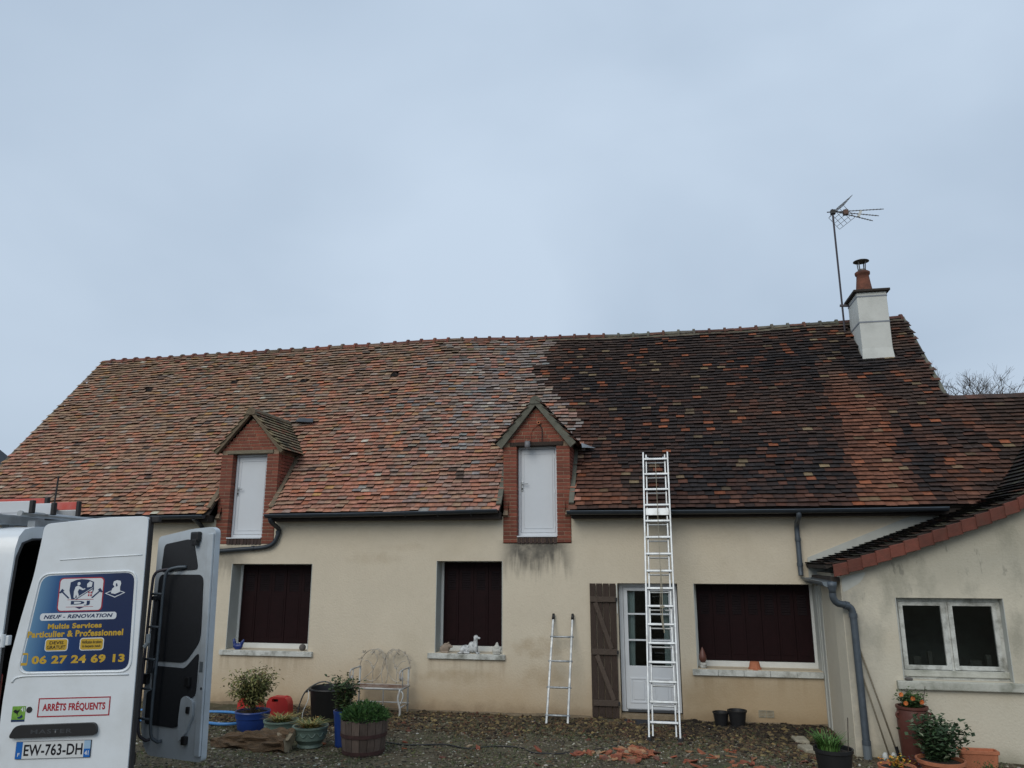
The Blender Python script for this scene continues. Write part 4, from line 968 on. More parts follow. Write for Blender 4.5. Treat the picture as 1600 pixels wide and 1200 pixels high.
for i, (mm, w, c) in enumerate(at):
    if i < 220: place(tile_mesh(w, 0.008), 'roof_tile', ar, None, color=c, mtx=ATR @ mm)
    else: g, f = tile_geo(w, 0.006, 0.028); st.cur = c; st.add([mm @ Vector(q_) for q_ in g], f)
kind(st.build('roof_tile_field', 'tile', ar), 'stuff')
# verge tiles
t = 0.10
while t < ATL:
    p, d = AP(t); p2, _ = AP(t+0.225); n = Vector((-d.z, 0, d.x)); m = MB(); hgt = 0.175
    a = p+n*0.030; b = p2+n*0.004
    q4 = [a-Vector((0, 0, hgt)), b-Vector((0, 0, hgt)), b, a]
    y0_, y1_ = YV-0.035, YV-0.012
    m.add([(v.x, y0_-0.022*(k in (0, 3)), v.z) for k, v in enumerate(q4)]+[(v.x, y1_, v.z) for v in q4], [(0, 1, 2, 3), (7, 6, 5, 4), (0, 4, 5, 1), (1, 5, 6, 2), (2, 6, 7, 3), (3, 7, 4, 0)])
    m.add([(a.x, y1_, a.z-0.02), (b.x, y1_, b.z-0.02), (b.x, YV+0.12, b.z-0.02), (a.x, YV+0.12, a.z-0.02), (a.x, y1_, a.z), (b.x, y1_, b.z), (b.x, YV+0.12, b.z), (a.x, YV+0.12, a.z)], [(0, 3, 2, 1), (4, 5, 6, 7), (0, 1, 5, 4), (1, 2, 6, 5), (2, 3, 7, 6), (3, 0, 4, 7)])
    m.build('verge_tile', 'verge', ar, bevel=0.006); t += 0.212
m = MB(); m.box((2.44, YA-0.06, 2.22), (2.56, YF-0.03, 2.28)); m.build('eave_board', 'soot', annex)
# gutter, outlet and S-bend downpipe
gutter([(2.36, YF-0.02, 2.235), (2.36, 13.0, 2.225), (2.36, 12.08, 2.215)], 0.075, 'gutter', 'zinc_light', annex)
m = MB(); m.lathe([(0.075, 2.215), (0.07, 2.15), (0.052, 2.10), (0.05, 2.06)], (2.42, 12.10, 0), 14); m.build('gutter_outlet', 'zinc', annex, smooth=True)
pipe('downpipe', bez([(2.42, 12.10, 2.10), (2.425, 12.11, 1.99), (2.48, 12.14, 1.915), (2.60, 12.18, 1.885), (2.67, 12.20, 1.84), (2.695, 12.21, 1.76), (2.70, 12.215, 1.60), (2.705, 12.215, 0.7), (2.71, 12.215, -0.02)], 7), 0.050, 'zinc', annex, [((2.61, 12.18, 1.88), (1, 0.3, -0.25)), ((2.697, 12.212, 1.74), (0, 0, 1)), ((2.71, 12.215, 0.02), (0, 0, 1))])
m = MB(); m.lathe([(0.058, 0.0), (0.058, -0.30)], (2.71, 12.215, 0), 14); m.build('drain_socket', 'zinc_light', annex)
# window: two casements in an old white frame
m = MB(); yw = YA+0.13; m.xz(hole(WA), yw, yw+0.07, [hole((3.37, 0.99, 4.005, 1.93)), hole((4.04, 0.99, 4.685, 1.93))]); aww = m.build('window', 'old_white', annex)
for (a, b) in ((3.372, 4.003), (4.042, 4.683)):
    m = MB(); m.xz(hole((a, 0.992, b, 1.928)), yw-0.02, yw+0.04, [hole((a+0.06, 1.05, b-0.06, 1.875))]); c = m.build('casement', 'old_white', aww, bevel=0.005)
    m = MB(); m.box((a+0.06, yw+0.01, 1.05), (b-0.06, yw+0.014, 1.875)); m.build('pane', 'glass', c)
m = MB(); m.box((WA[0]+0.01, yw-0.035, 0.90), (WA[2]-0.01, yw-0.021, 0.985)); m.build('weather_bar', 'mossy_sill', aww, bevel=0.005)
m = MB(); m.box((3.0, YA+0.352, 0.5), (5.1, YA+1.44, 2.3)); o = m.build('room_interior', mat('dim_room', (0.10, 0.10, 0.095), 0.9, 0.3, 3), annex)
bm = bmesh.new(); bm.from_mesh(o.data); bmesh.ops.delete(bm, geom=[f for f in bm.faces if f.calc_center_median().y < 0.36], context='FACES'); bm.to_mesh(o.data); bm.free()
for (a, b_, c_, d_) in ((3.55, 1.0, 0.10, 0.16), (3.75, 1.0, 0.06, 0.24), (4.30, 1.0, 0.16, 0.13), (4.52, 1.0, 0.07, 0.2)):
    m = MB(); m.cbox((a, YA+0.27, 0.86), (a+c_, YA+0.33, 0.99+d_), 0.01); m.build('shelf_item', 'grey_stone', annex)
m = MB(); m.cbox((3.21, YA-0.075, 0.742), (4.865, YA+0.12, 0.855), 0.012); m.build('window_sill', 'mossy_sill', aww)
m = MB(); m.box((WA[2]-0.012, YA-0.003, WA[1]), (WA[2]-0.001, yw-0.001, WA[3]-0.001)); m.build('reveal', 'plaster_strip', aww); m = MB(); m.box((WA[0]+0.001, YA-0.003, WA[1]), (WA[0]+0.012, yw-0.001, WA[3]-0.001)); m.build('reveal', 'plaster_strip', aww)
#@@NEXT@@
# ---------------------------------------------------------------- lettering and flat prints
def text_mesh(body, bold=0.0, shear=0.0, spacing=1.0):
    c = bpy.data.curves.new('lettering', 'FONT'); c.body = body; c.offset = bold; c.shear = shear; c.extrude = 0.0; c.space_character = spacing; c.resolution_u = 3
    o = bpy.data.objects.new('lettering', c); COL.objects.link(o); dg = bpy.context.evaluated_depsgraph_get()
    me = bpy.data.meshes.new_from_object(o.evaluated_get(dg)); bpy.data.objects.remove(o); bpy.data.curves.remove(c); return me
def lettering(body, x0, z0, x1, z1, y, m, parent, bold=0.012, shear=0.0, name='lettering', spacing=1.0, slope=0.0):
    """flat letters filling the given rectangle on a face looking towards -y"""
    me = text_mesh(body, bold, shear, spacing); xs = [v.co.x for v in me.vertices]; ys = [v.co.y for v in me.vertices]
    a, b, c, d = min(xs), max(xs), min(ys), max(ys)
    for v in me.vertices:
        px_ = x0+(v.co.x-a)/(b-a)*(x1-x0); v.co = (px_, y, z0+(v.co.y-c)/(d-c)*(z1-z0)+slope*(px_-x0))
    me.materials.clear(); me.materials.append(MT[m]); o = bpy.data.objects.new(name, me); COL.objects.link(o); o.parent = parent; return o
def decal(pts, y, m, parent, name='print', holes=()):
    b = MB(); b.xz(pts, y, y+0.0006, holes); return b.build(name, m, parent, local=True)

# ---------------------------------------------------------------- the van (its own frame: x to the rear, y away from the camera, z up)
van = thing('van', 'white high roofed work van with both rear doors open and blue renovation advert on one', 'van', (-4.659, 4.990, 0.30), (0, radians(-1.3), radians(8)))
LB = dict(local=True)
# body: cross-section lofted along x; rear face is an open frame
def section(hw_in, zs=1.0, dz=0.0):
    prof = [(0.0, 0.45), (0.0, 0.9), (0.0, 1.5), (0.01, 2.0), (0.03, 2.33), (0.055, 2.42), (0.11, 2.475), (0.25, 2.50), (0.9, 2.53)]
    left = [(p[0]+hw_in, p[1]*zs+dz) for p in prof]; right = [(1.90-p[0]-hw_in, p[1]*zs+dz) for p in prof[:-1]][::-1]
    return left+right
m = MB(); st = [(-0.065, 0.0, 1.0), (-0.2, -0.025, 1.0), (-1.5, -0.05, 1.0), (-3.6, -0.05, 1.0), (-4.2, -0.03, 0.97), (-4.9, 0.02, 0.60), (-5.5, 0.10, 0.47), (-5.65, 0.25, 0.36)]
vs = []; fs = []; k = len(section(0))
for (x, i, zs) in st: vs += [(x, y, 0.45+(z-0.45)*zs) for y, z in section(i)]
for a in range(len(st)-1):
    for j in range(k): fs.append((a*k+j, a*k+(j+1) % k, (a+1)*k+(j+1) % k, (a+1)*k+j))
fs.append(tuple((len(st)-1)*k+j for j in range(k))); m.add(vs, fs)
# rear frame ring and dark inside
inn = [(0.025, 0.52), (0.025, 0.9), (0.025, 1.5), (0.034, 2.0), (0.055, 2.27), (0.10, 2.37), (0.2, 2.40), (0.9, 2.42)]; inn = inn[:1]+inn+[]
li = [(0.025, 0.50)]+[(a, b) for a, b in inn[1:]]; ri = [(1.90-a, b) for a, b in li[:-1]][::-1]; inner = li+ri
o_ = [(-0.065, y, z) for y, z in section(0)]; i_ = [(-0.065, y, z) for y, z in inner]
m.add(o_+i_, [(j, (j+1) % k, k+(j+1) % k, k+j) for j in range(k)])
body = m.build('body', 'vanwhite', van, **LB); shade_auto(body, 40)
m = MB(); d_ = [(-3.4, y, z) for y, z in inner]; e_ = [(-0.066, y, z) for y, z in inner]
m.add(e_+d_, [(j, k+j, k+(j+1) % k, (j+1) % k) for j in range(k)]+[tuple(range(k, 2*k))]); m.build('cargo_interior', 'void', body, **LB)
# rear door seal round the opening
m = MB(); m.tube([(-0.060, y, z) for y, z in inner]+[(-0.060, *inner[0])], 0.010, 6); m.build('door_seal', 'rubber', body, **LB)
# tail lamps on both corners
for yy, sg in ((-0.012, 1), (1.90, -1)):
    for (za_, zb_, mm) in ((1.10, 1.44, 'taillight'), (0.93, 1.095, 'taillight_white'), (0.74, 0.925, 'taillight')):
        m = MB(); m.cbox((-0.17, min(yy, yy+sg*0.07), za_), (-0.055, max(yy, yy+sg*0.07), zb_), 0.012); m.build('tail_lamp', mm, body, **LB)
m = MB(); m.cbox((-0.12, 0.04, 0.38), (0.04, 1.86, 0.50), 0.02); m.build('rear_step', 'black', body, **LB)
m = MB(); m.box((-4.0, -0.052, 0.36), (-0.2, 0.1, 0.52)); m.box((-4.0, 1.80, 0.36), (-0.2, 1.952, 0.52)); m.build('side_sill', 'black', body, **LB)
for x in (-1.05, -4.55):
    for yy, sg in ((-0.055, 1), (1.955, -1)):
        m = MB(); m.lathe([(0.20, 0), (0.33, 0.0), (0.345, 0.03), (0.345, 0.19), (0.33, 0.22), (0.20, 0.22)], (x, yy if sg > 0 else yy-0.22, 0.345), 32, 'y'); w = m.build('wheel', 'rubber', van, smooth=True, **LB)
        m = MB(); m.lathe([(0.20, 0.0), (0.18, 0.03), (0.07, 0.05), (0.05, 0.02), (0.001, 0.02)] if sg > 0 else [(0.20, 0.22), (0.18, 0.19), (0.07, 0.17), (0.05, 0.20), (0.001, 0.20)], (x, yy if sg > 0 else yy-0.22, 0.345), 24, 'y', close=False); m.build('rim', 'zinc_light', w, smooth=True, **LB)
        m = MB(); m.lathe([(0.40, 0), (0.40, 0.02)], (x, yy+(-0.004 if sg > 0 else -0.016), 0.40), 32, 'y'); m.build('wheel_arch', 'black', body, **LB)
m = MB(); m.add([(-4.27, -0.035, 1.5), (-4.27, -0.035, 2.15), (-3.55, -0.02, 2.15), (-3.55, -0.054, 1.42)], [(0, 1, 2, 3)]); o = m.build('cab_window', 'trim', body, **LB)
# hinges of the near door
for zz in (1.675, 0.95):
    m = MB(); m.cbox((-0.110, -0.028, zz-0.035), (0.008, 0.012, zz+0.035), 0.008); m.lathe([(0.016, -0.045), (0.016, 0.045)], (-0.03, -0.03, zz), 10); m.build('hinge', 'vanwhite', body, **LB)
    m = MB(); m.lathe([(0.011, 0), (0.011, 0.006)], (-0.055, -0.034, zz), 10, 'y'); m.build('hinge_bolt', 'print_grey', body, **LB)

# near door, opened square to the flank: outer face towards the camera
def door_outline():
    pts = [(0.02, 0.56), (0.93, 0.53), (0.93, 2.548), (0.60, 2.545), (0.155, 2.505), (0.148, 2.40), (0.118, 2.13), (0.055, 1.80), (0.015, 1.55), (0.0, 1.25), (0.0, 0.85)]
    return rpoly(pts, 0.05, 4)
door = None
m = MB(); m.xz(door_outline(), 0.0, 0.055); door = m.build('rear_door', 'vanwhite', van, local=True, bevel=0.014)
door['label'] = 'near rear door with blue advert and number plate'; door.rotation_euler = (0, 0, radians(4)); shade_auto(door, 40)
# pressed creases and the raised edge round the advert
S0, S1, ZT, ZB = 0.105, 0.855, 2.125, 1.455
adv = rpoly([(0.185, ZT), (0.862, ZT+0.01), (0.876, ZB-0.005), (0.10, ZB)], 0.07)
m = MB(); lp = [(a, 0.0, b) for a, b in rpoly([(0.170, ZT+0.015), (0.878, ZT+0.022), (0.892, ZB-0.018), (0.083, ZB-0.012)], 0.08)]; m.tube(lp+[lp[0]], 0.008, 6, cap=False); m.build('pressing', 'vanwhite', door, smooth=True, local=True)
m = MB(); m.tube(bez([(0.30, -0.001, 2.238), (0.6, -0.001, 2.252), (0.905, -0.001, 2.262)]), 0.0045, 6); m.build('crease', 'vanwhite', door, smooth=True, local=True)
m = MB(); m.tube(bez([(0.05, -0.001, 1.385), (0.10, -0.001, 1.42), (0.3, -0.001, 1.425), (0.88, -0.001, 1.418)]), 0.007, 6); m.build('crease', 'vanwhite', door, smooth=True, local=True)
m = MB(); m.box((0.9305, 0.012, 0.53), (0.942, 0.070, 2.545)); m.cbox((0.9305, 0.02, 2.50), (1.0, 0.07, 2.548), 0.01); m.build('edge_seal', 'rubber', door, local=True)
m = MB(); m.tube([(0.962, 0.035, 1.60), (0.985, 0.035, 1.63), (0.985, 0.035, 1.69)], 0.016, 8); m.build('door_latch', 'zinc_light', door, local=True)
b = MB(); b.xz(adv, -0.0008, -0.0001); b.build('advert', sticker_mat(-0.085, 0.52), door, local=True)
Y1, Y2, Y3, Y4 = -0.0016, -0.0024, -0.0032, -0.0040
# logo square with shield, roofer, house, crossed hammers and DJ
lx0, lx1, lz0, lz1 = 0.315, 0.645, 1.865, 2.108
decal(rrect(lx0, lz0, lx1, lz1, 0.03), Y1, 'print_red', door, 'logo_border'); decal(rrect(lx0+0.008, lz0+0.008, lx1-0.008, lz1-0.008, 0.025), Y2, 'print_white', door, 'logo_ground')
def LG(u, v): return (lx0+(lx1-lx0)*u, lz0+(lz1-lz0)*v)
def poly(pts, y, m_, name='logo_shape', holes=()): return decal([LG(*p) for p in pts], y, m_, door, name, [[LG(*p) for p in h] for h in holes])
poly([(0.30, 0.36), (0.24, 0.62), (0.25, 0.86), (0.38, 0.93), (0.5, 0.95), (0.64, 0.93), (0.77, 0.86), (0.78, 0.62), (0.72, 0.36)], Y3, 'print_navy')
poly([(0.36, 0.36), (0.76, 0.70), (0.74, 0.36)], Y4, 'print_white')                                       # roof slope of the little house
poly([(0.39, 0.355), (0.42, 0.355), (0.78, 0.665), (0.78, 0.70)], Y4-0.0006, 'print_navy')
for u in (0.665, 0.715):
    for v in (0.44, 0.52): poly([(u, v), (u+0.032, v), (u+0.032, v+0.055), (u, v+0.055)], Y4-0.0006, 'print_red')
poly([(0.35, 0.40), (0.345, 0.58), (0.37, 0.72), (0.42, 0.76), (0.47, 0.73), (0.545, 0.66), (0.585, 0.68), (0.59, 0.65), (0.54, 0.62), (0.455, 0.66), (0.43, 0.58), (0.46, 0.47), (0.43, 0.40), (0.40, 0.50), (0.385, 0.40)], Y4, 'print_white')
poly([(0.44+0.035*cos(t), 0.815+0.05*sin(t)) for t in [i*pi/6 for i in range(12)]], Y4, 'print_white')
poly([(0.63, 0.70), (0.62, 0.80), (0.68, 0.88), (0.74, 0.84), (0.73, 0.72)], Y4, 'print_white')
for sg in (1, -1):
    f = lambda u: 0.5+sg*(u-0.5)
    poly([(f(0.74), 0.40), (f(0.77), 0.38), (f(0.95), 0.60), (f(0.92), 0.62)], Y3, 'print_navy'); poly([(f(0.87), 0.62), (f(0.92), 0.68), (f(0.985), 0.56), (f(0.95), 0.54)], Y3-0.0004, 'print_navy')
poly([(0.22, 0.352), (0.80, 0.352), (0.80, 0.34), (0.22, 0.34)], Y3, 'print_red'); poly([(0.20, 0.142), (0.80, 0.142), (0.80, 0.13), (0.20, 0.13)], Y3, 'print_red')
poly([(0.40, 0.128), (0.60, 0.128), (0.50, 0.07)], Y3, 'print_navy')
lettering('DJ', *LG(0.30, 0.17), *LG(0.72, 0.31), Y3, 'print_navy', door, 0.03, spacing=1.1)
# small mason emblem on the right
def EM(u, v): return (0.655+0.15*u, 1.958+0.125*v)
decal([EM(*p) for p in ((0, 0.25), (0.5, 0.0), (1.0, 0.27), (0.5, 0.5))], Y1, 'print_white', door, 'emblem', [[EM(*p) for p in ((0.08, 0.25), (0.5, 0.05), (0.92, 0.27), (0.5, 0.45))]])
decal([EM(*p) for p in ((0.30, 0.25), (0.34, 0.50), (0.45, 0.62), (0.36, 0.75), (0.40, 0.93), (0.55, 0.99), (0.72, 0.95), (0.76, 0.80), (0.72, 0.6), (0.74, 0.32), (0.5, 0.2))], Y2, 'print_white', door, 'emblem_figure')
decal([EM(*p) for p in ((0.52, 0.62), (0.60, 0.66), (0.56, 0.82), (0.50, 0.80))], Y3, 'print_navy', door, 'emblem_gap')
# pill, lines of text, badges, telephone number
decal(rrect(0.20, 1.805, 0.755, 1.857, 0.02), Y1, 'print_white', door, 'pill'); lettering('NEUF - RENOVATION', 0.228, 1.817, 0.728, 1.845, Y2, 'print_navy', door, 0.035, 0.25, slope=0.004, spacing=1.06)
lettering('Multis Services', 0.265, 1.745, 0.655, 1.783, Y1, 'print_gold', door, 0.042, slope=0.006, spacing=1.06)
lettering('Particulier & Professionnel', 0.125, 1.687, 0.815, 1.733, Y1, 'print_gold', door, 0.042, slope=0.004, spacing=1.06)
for (a, b2, lines) in ((0.258, 0.424, ('DEVIS', 'GRATUIT')), (0.508, 0.682, ('Vérification de toiture', '& charpente gratuit'))):
    decal(rrect(a, 1.590, b2, 1.678, 0.02), Y1, 'print_white', door, 'badge_border'); decal(rrect(a+0.006, 1.596, b2-0.006, 1.672, 0.016), Y2, 'print_gold', door, 'badge')
    w = (0.75, 1.0) if lines[0] == 'DEVIS' else (1.0, 0.92); c = (a+b2)/2; hw = (b2-a)/2-0.016
    lettering(lines[0], c-hw*w[0], 1.638, c+hw*w[0], 1.660, Y3, 'print_black', door, 0.02); lettering(lines[1], c-hw*w[1], 1.606, c+hw*w[1], 1.630, Y3, 'print_black', door, 0.02)
lettering('06 27 24 69 13', 0.175, 1.503, 0.842, 1.562, Y1, 'print_gold', door, 0.045, spacing=1.08)
decal(rrect(0.092, 1.497, 0.146, 1.583, 0.010), Y1, 'print_gold', door, 'phone_icon', [hole((0.098, 1.515, 0.140, 1.570))])
# ARRETS FREQUENTS panel
decal(hole((0.258, 1.144, 0.768, 1.272)), Y1, 'print_white', door, 'stop_panel'); decal(hole((0.258, 1.144, 0.768, 1.272)), Y2, 'print_red', door, 'stop_border', [hole((0.266, 1.152, 0.760, 1.264))])
lettering('ARRÊTS FRÉQUENTS', 0.290, 1.176, 0.735, 1.246, Y2, 'print_red', door, 0.038, spacing=1.05)
# green department sticker, lock, handle bar, number plate
decal(hole((0.078, 1.118, 0.172, 1.222)), Y1, 'print_green', door, 'green_sticker'); decal(hole((0.078, 1.118, 0.172, 1.132)), Y2, 'print_navy', door, 'sticker_foot')
lettering('41', 0.140, 1.186, 0.166, 1.216, Y2, 'print_white', door, 0.02)
decal([(0.085, 1.190), (0.10, 1.200), (0.12, 1.192), (0.128, 1.203), (0.131, 1.192), (0.12, 1.176), (0.118, 1.158), (0.111, 1.174), (0.10, 1.176)], Y2, 'print_black', door, 'deer'); decal([(0.118, 1.148), (0.135, 1.152), (0.15, 1.166), (0.158, 1.150), (0.145, 1.140), (0.125, 1.138)], Y2, 'print_navy', door, 'boar')
m = MB(); m.lathe([(0.021, -0.003), (0.021, 0.004)], (0.198, 0, 1.196), 20, 'y'); m.build('door_lock', 'black', door, local=True)
m = MB(); m.xz(rpoly([(0.082, 1.012), (0.705, 1.020), (0.690, 1.102), (0.125, 1.097)], 0.035, 6), -0.028, 0.0); m.build('handle_bar', 'black', door, local=True, bevel=0.012)
lettering('MASTER', 0.24, 1.040, 0.53, 1.068, -0.0286, 'print_grey', door, 0.012, spacing=1.15)
p0, p1 = 0.140, 0.660
m = MB(); m.cbox((p0-0.003, -0.008, 0.871), (p1+0.003, -0.001, 0.987), 0.003); pt = m.build('number_plate', 'print_black', door, local=True)
decal(hole((p0, 0.874, p1, 0.984)), -0.0088, 'plate_white', door, 'plate_face'); decal(hole((p0, 0.874, p0+0.045, 0.984)), -0.0094, 'print_blue', door, 'plate_band'); decal(hole((p1-0.045, 0.874, p1, 0.984)), -0.0094, 'print_blue', door, 'plate_band')
decal(hole((p1-0.045, 0.930, p1, 0.984)), -0.0100, 'print_sky', door, 'plate_region')
lettering('F', p0+0.015, 0.890, p0+0.030, 0.913, -0.0100, 'print_white', door, 0.015); lettering('41', p1-0.037, 0.888, p1-0.009, 0.918, -0.0100, 'print_white', door, 0.02)
lettering('EW-763-DH', p0+0.056, 0.891, p1-0.054, 0.968, -0.0094, 'print_black', door, 0.022, spacing=1.03)

# far door, opened past its frame: inner face towards the camera
FD0 = Vector((0.085, 1.855, 0)); fdoor = None
fo = [(0.0, 0.57), (0.10, 0.47), (0.93, 0.47), (0.93, 2.50), (0.86, 2.53), (0.55, 2.52), (0.0, 2.46), (-0.01, 1.95), (-0.04, 1.4), (-0.045, 0.72)]
m = MB(); m.xz(rpoly(fo, 0.05), 0.0, 0.06); fdoor = m.build('rear_door', 'vangrey', van, local=True, bevel=0.012); fdoor.location = FD0; fdoor.rotation_euler = (0, 0, radians(-24)); fdoor.scale = (0.84, 1, 1); fdoor['label'] = 'far rear door showing its grey inner side'
shade_auto(fdoor, 40)
m = MB(); m.cbox((0.84, -0.025, 0.52), (0.925, -0.001, 2.47), 0.012); m.build('door_edge_flange', 'vangrey', fdoor, local=True)
m = MB(); m.xz(rpoly([(0.095, 2.12), (0.70, 2.14), (0.60, 2.40), (0.52, 2.425), (0.12, 2.385)], 0.05), -0.008, -0.001); m.build('window_blank', 'trim', fdoor, local=True, bevel=0.004)
m = MB(); m.xz(rpoly([(0.07, 2.10), (0.79, 2.09), (0.81, 1.50), (0.60, 1.30), (0.12, 1.30), (0.06, 1.42)], 0.08), -0.010, -0.001); m.build('trim_panel', 'trim', fdoor, local=True, bevel=0.004)
m = MB(); m.xz(rpoly([(0.10, 1.26), (0.60, 1.25), (0.80, 1.40), (0.79, 1.02), (0.62, 0.96), (0.62, 0.78), (0.50, 0.73), (0.02, 0.74), (0.02, 1.02), (0.09, 1.04)], 0.05), -0.010, -0.001); m.build('trim_panel', 'trim', fdoor, local=True, bevel=0.004)
m = MB(); m.xz(rpoly([(0.60, 0.99), (0.66, 1.02), (0.78, 0.98), (0.79, 0.86), (0.70, 0.70), (0.60, 0.62), (0.58, 0.80)], 0.03), -0.03, -0.001); m.build('hinge_cover', 'vangrey', fdoor, local=True, bevel=0.01)
m = MB(); m.cbox((0.60, -0.055, 2.40), (0.72, -0.001, 2.49), 0.015); m.cbox((0.63, -0.06, 2.36), (0.70, -0.01, 2.42), 0.01); m.build('latch', 'black', fdoor, local=True)
for (a, z_, w_) in ((0.70, 0.90, 0.05), (0.66, 0.64, 0.06), (-0.03, 1.14, 0.08), (0.65, 1.14, 0.07)):
    m = MB(); m.cbox((a, -0.045, z_-w_*0.6), (a+w_, -0.001, z_+w_*0.6), 0.01); m.build('lock_part', 'black', fdoor, local=True)
m = MB(); m.cbox((0.85, -0.028, 1.23), (0.90, -0.0255, 1.32), 0.001); m.build('data_label', 'zinc_light', fdoor, local=True)
m = MB(); m.lathe([(0.013, 0), (0.013, 0.004)], (0.895, -0.028, 1.09), 10, 'y'); m.build('grommet', 'black', fdoor, local=True)
# tubular ladder clamped to the far door
ra, rb = (0.10, 0.30)
m = MB()
m.tube(bez([(0.30, -0.01, 2.145), (0.20, -0.06, 2.14), (0.13, -0.10, 2.10), (0.115, -0.11, 1.95), (0.09, -0.11, 1.4), (0.075, -0.11, 0.75), (0.11, -0.06, 0.62), (0.13, -0.01, 0.61)], 5), 0.014, 8); lad = m.build('door_ladder', 'mast', fdoor, smooth=True, local=True)
m = MB(); m.tube(bez([(0.52, -0.01, 2.165), (0.42, -0.06, 2.16), (0.33, -0.10, 2.12), (0.31, -0.11, 1.95), (0.295, -0.11, 1.4), (0.275, -0.11, 0.75), (0.30, -0.06, 0.62), (0.32, -0.01, 0.61)], 5), 0.015, 8); m.build('ladder_rail', 'zinc', fdoor, smooth=True, local=True)
for zz in (1.92, 1.62, 1.33, 1.07, 0.81):
    t = (2.0-zz)/1.3; m = MB(); m.tube([(0.115-0.035*t, -0.11, zz), (0.31-0.03*t, -0.11, zz)], 0.011, 8); m.build('ladder_rung', 'zinc', fdoor, smooth=True, local=True)
m = MB(); m.cbox((0.09, -0.09, 1.86), (0.16, -0.02, 1.90), 0.01); m.tube([(0.125, -0.05, 1.88), (0.105, -0.05, 1.2)], 0.025, 8); m.build('ratchet_strap', 'trim', fdoor, local=True)

# roof rack bars, and the aerial
zr = 2.50
rack = None
for x in (-0.13, -0.34, -1.6, -2.9):
    m = MB()
    if x == -0.34: m.cbox((x-0.045, 0.10, zr+0.02), (x+0.045, 1.80, zr+0.10), 0.01)
    else: m.tube([(x, 0.12, zr+0.10), (x, 1.78, zr+0.08)], 0.022, 10)
    for yy in (0.30, 1.60): m.box((x-0.03, yy-0.03, 2.47), (x+0.03, yy+0.03, zr+0.05))
    m.build('rack_bar', 'alu', van, **LB)
m = MB(); m.cbox((-3.0, 0.16, zr-0.02), (-0.42, 0.22, zr+0.05), 0.008); m.build('rack_rail', 'black', van, **LB)
m = MB(); m.tube([(-0.20, 0.62, zr+0.10), (-0.185, 0.62, zr+0.44)], 0.007, 6); m.cbox((-0.25, 0.59, zr+0.07), (-0.14, 0.65, zr+0.12), 0.01); m.build('aerial', 'black', van, **LB)

# three ladders lying on the rack (each rests on it: a thing of its own)
vm = Matrix.Translation(van.location) @ van.rotation_euler.to_matrix().to_4x4()
def rack_ladder(label, xr, y, z, wid, cols, hgt):
    o = thing('roof_ladder', label, 'ladder', vm @ Vector((xr, y, z)), van.rotation_euler[:], 'ladders on the van roof rack')
    for k in (0, 1):
        yy = k*wid
        zc = 0
        for (mm, f0, f1) in cols:
            b = MB(); b.cbox((-3.6, yy-0.016, hgt*f0), (0, yy+0.016, hgt*f1), 0.004); b.build('rail', mm, o, local=True)
        b = MB(); b.cbox((0.0, yy-0.021, -0.006), (0.028, yy+0.021, hgt+0.006), 0.006); b.build('end_cap', 'black', o, local=True)
    for q in range(12):
        b = MB(); b.tube([(-0.18-q*0.28, 0.016, hgt*0.5), (-0.18-q*0.28, wid-0.016, hgt*0.5)], 0.015, 8); b.build('rung', 'alu', o, local=True)
    return o
rack_ladder('pale grey ladder nearest on the van roof rack with a black end cap', -0.075, 0.16, 2.605, 0.26, [('pvc', 0, 1)], 0.090)
rack_ladder('red and silver ladder lying behind the grey one on the van roof rack', -0.30, 0.66, 2.625, 0.44, [('alu', 0, 0.48), ('red_alu', 0.485, 1)], 0.135)

# ---------------------------------------------------------------- the ladders at the house
def rung_ladder(name, label, foot, top, w0, w1, n, railw, raild, rungr, group=None, first=0.26, pitch=None):
    o = thing(name, label, 'ladder', foot, (0, 0, 0), group); F_, T_ = V3(foot), V3(top); d = (T_-F_); Ln = d.length; d.normalize()
    return o, F_, T_, d, Ln
FL, TL_ = Vector((-0.075, 12.05, -0.03)), Vector((-0.04, 13.395, 4.335))
lad = thing('extension_ladder', 'long aluminium double extension ladder leaning on the gutter before the entrance door', 'ladder', FL)
d = TL_-FL; Ln = d.length; d.normalize(); sx = Vector((1, 0, 0)); nn = sx.cross(d).normalized()   # nn points away from the wall
if nn.y > 0: nn = -nn
def LP(t, a, h=0): return FL+d*t+sx*a+nn*h
for sg in (-1, 1):                                   # front (wide) section
    m = MB(); m.beam(LP(0.02, sg*0.222, 0.045), LP(Ln, sg*0.207, 0.045), 0.028, 0.062, nn); m.build('front_rail', 'alu', lad, bevel=0.004)
    m = MB(); m.beam(LP(0.05, sg*0.168, -0.015), LP(Ln-0.02, sg*0.160, -0.015), 0.026, 0.055, nn); m.build('rear_rail', 'alu', lad, bevel=0.004)
    m = MB(); m.cbox(LP(0, sg*0.222, 0.045)-Vector((0.033, 0.055, 0.035)), LP(0, sg*0.222, 0.045)+Vector((0.033, 0.045, 0.04)), 0.012); m.build('ladder_foot', 'rubber', lad)
    m = MB(); m.lathe([(0.03, -0.018), (0.03, 0.018)], LP(Ln-0.10, sg*0.135, 0.01), 14, 'x'); m.build('pulley_wheel', 'alu', lad)
rt_ = [0.235+0.2805*k for k in range(16)]
for k, t in enumerate(rt_):
    if t > Ln-0.05: break
    m = MB(); m.cbox((-0.205, -0.018, -0.016), (0.205, 0.018, 0.016), 0.006)
    mm = Matrix((sx, d, nn)).transposed().to_4x4(); mm.translation = LP(t, 0, 0.045); m.v = [tuple(mm @ Vector(v)) for v in m.v]; m.build('rung', 'alu', lad)
    if k % 1 == 0 and t > 0.4:
        m = MB(); m.tube([LP(t-0.05, -0.155, -0.015), LP(t-0.05, 0.155, -0.015)], 0.013, 8); m.build('rear_rung', 'alu', lad)
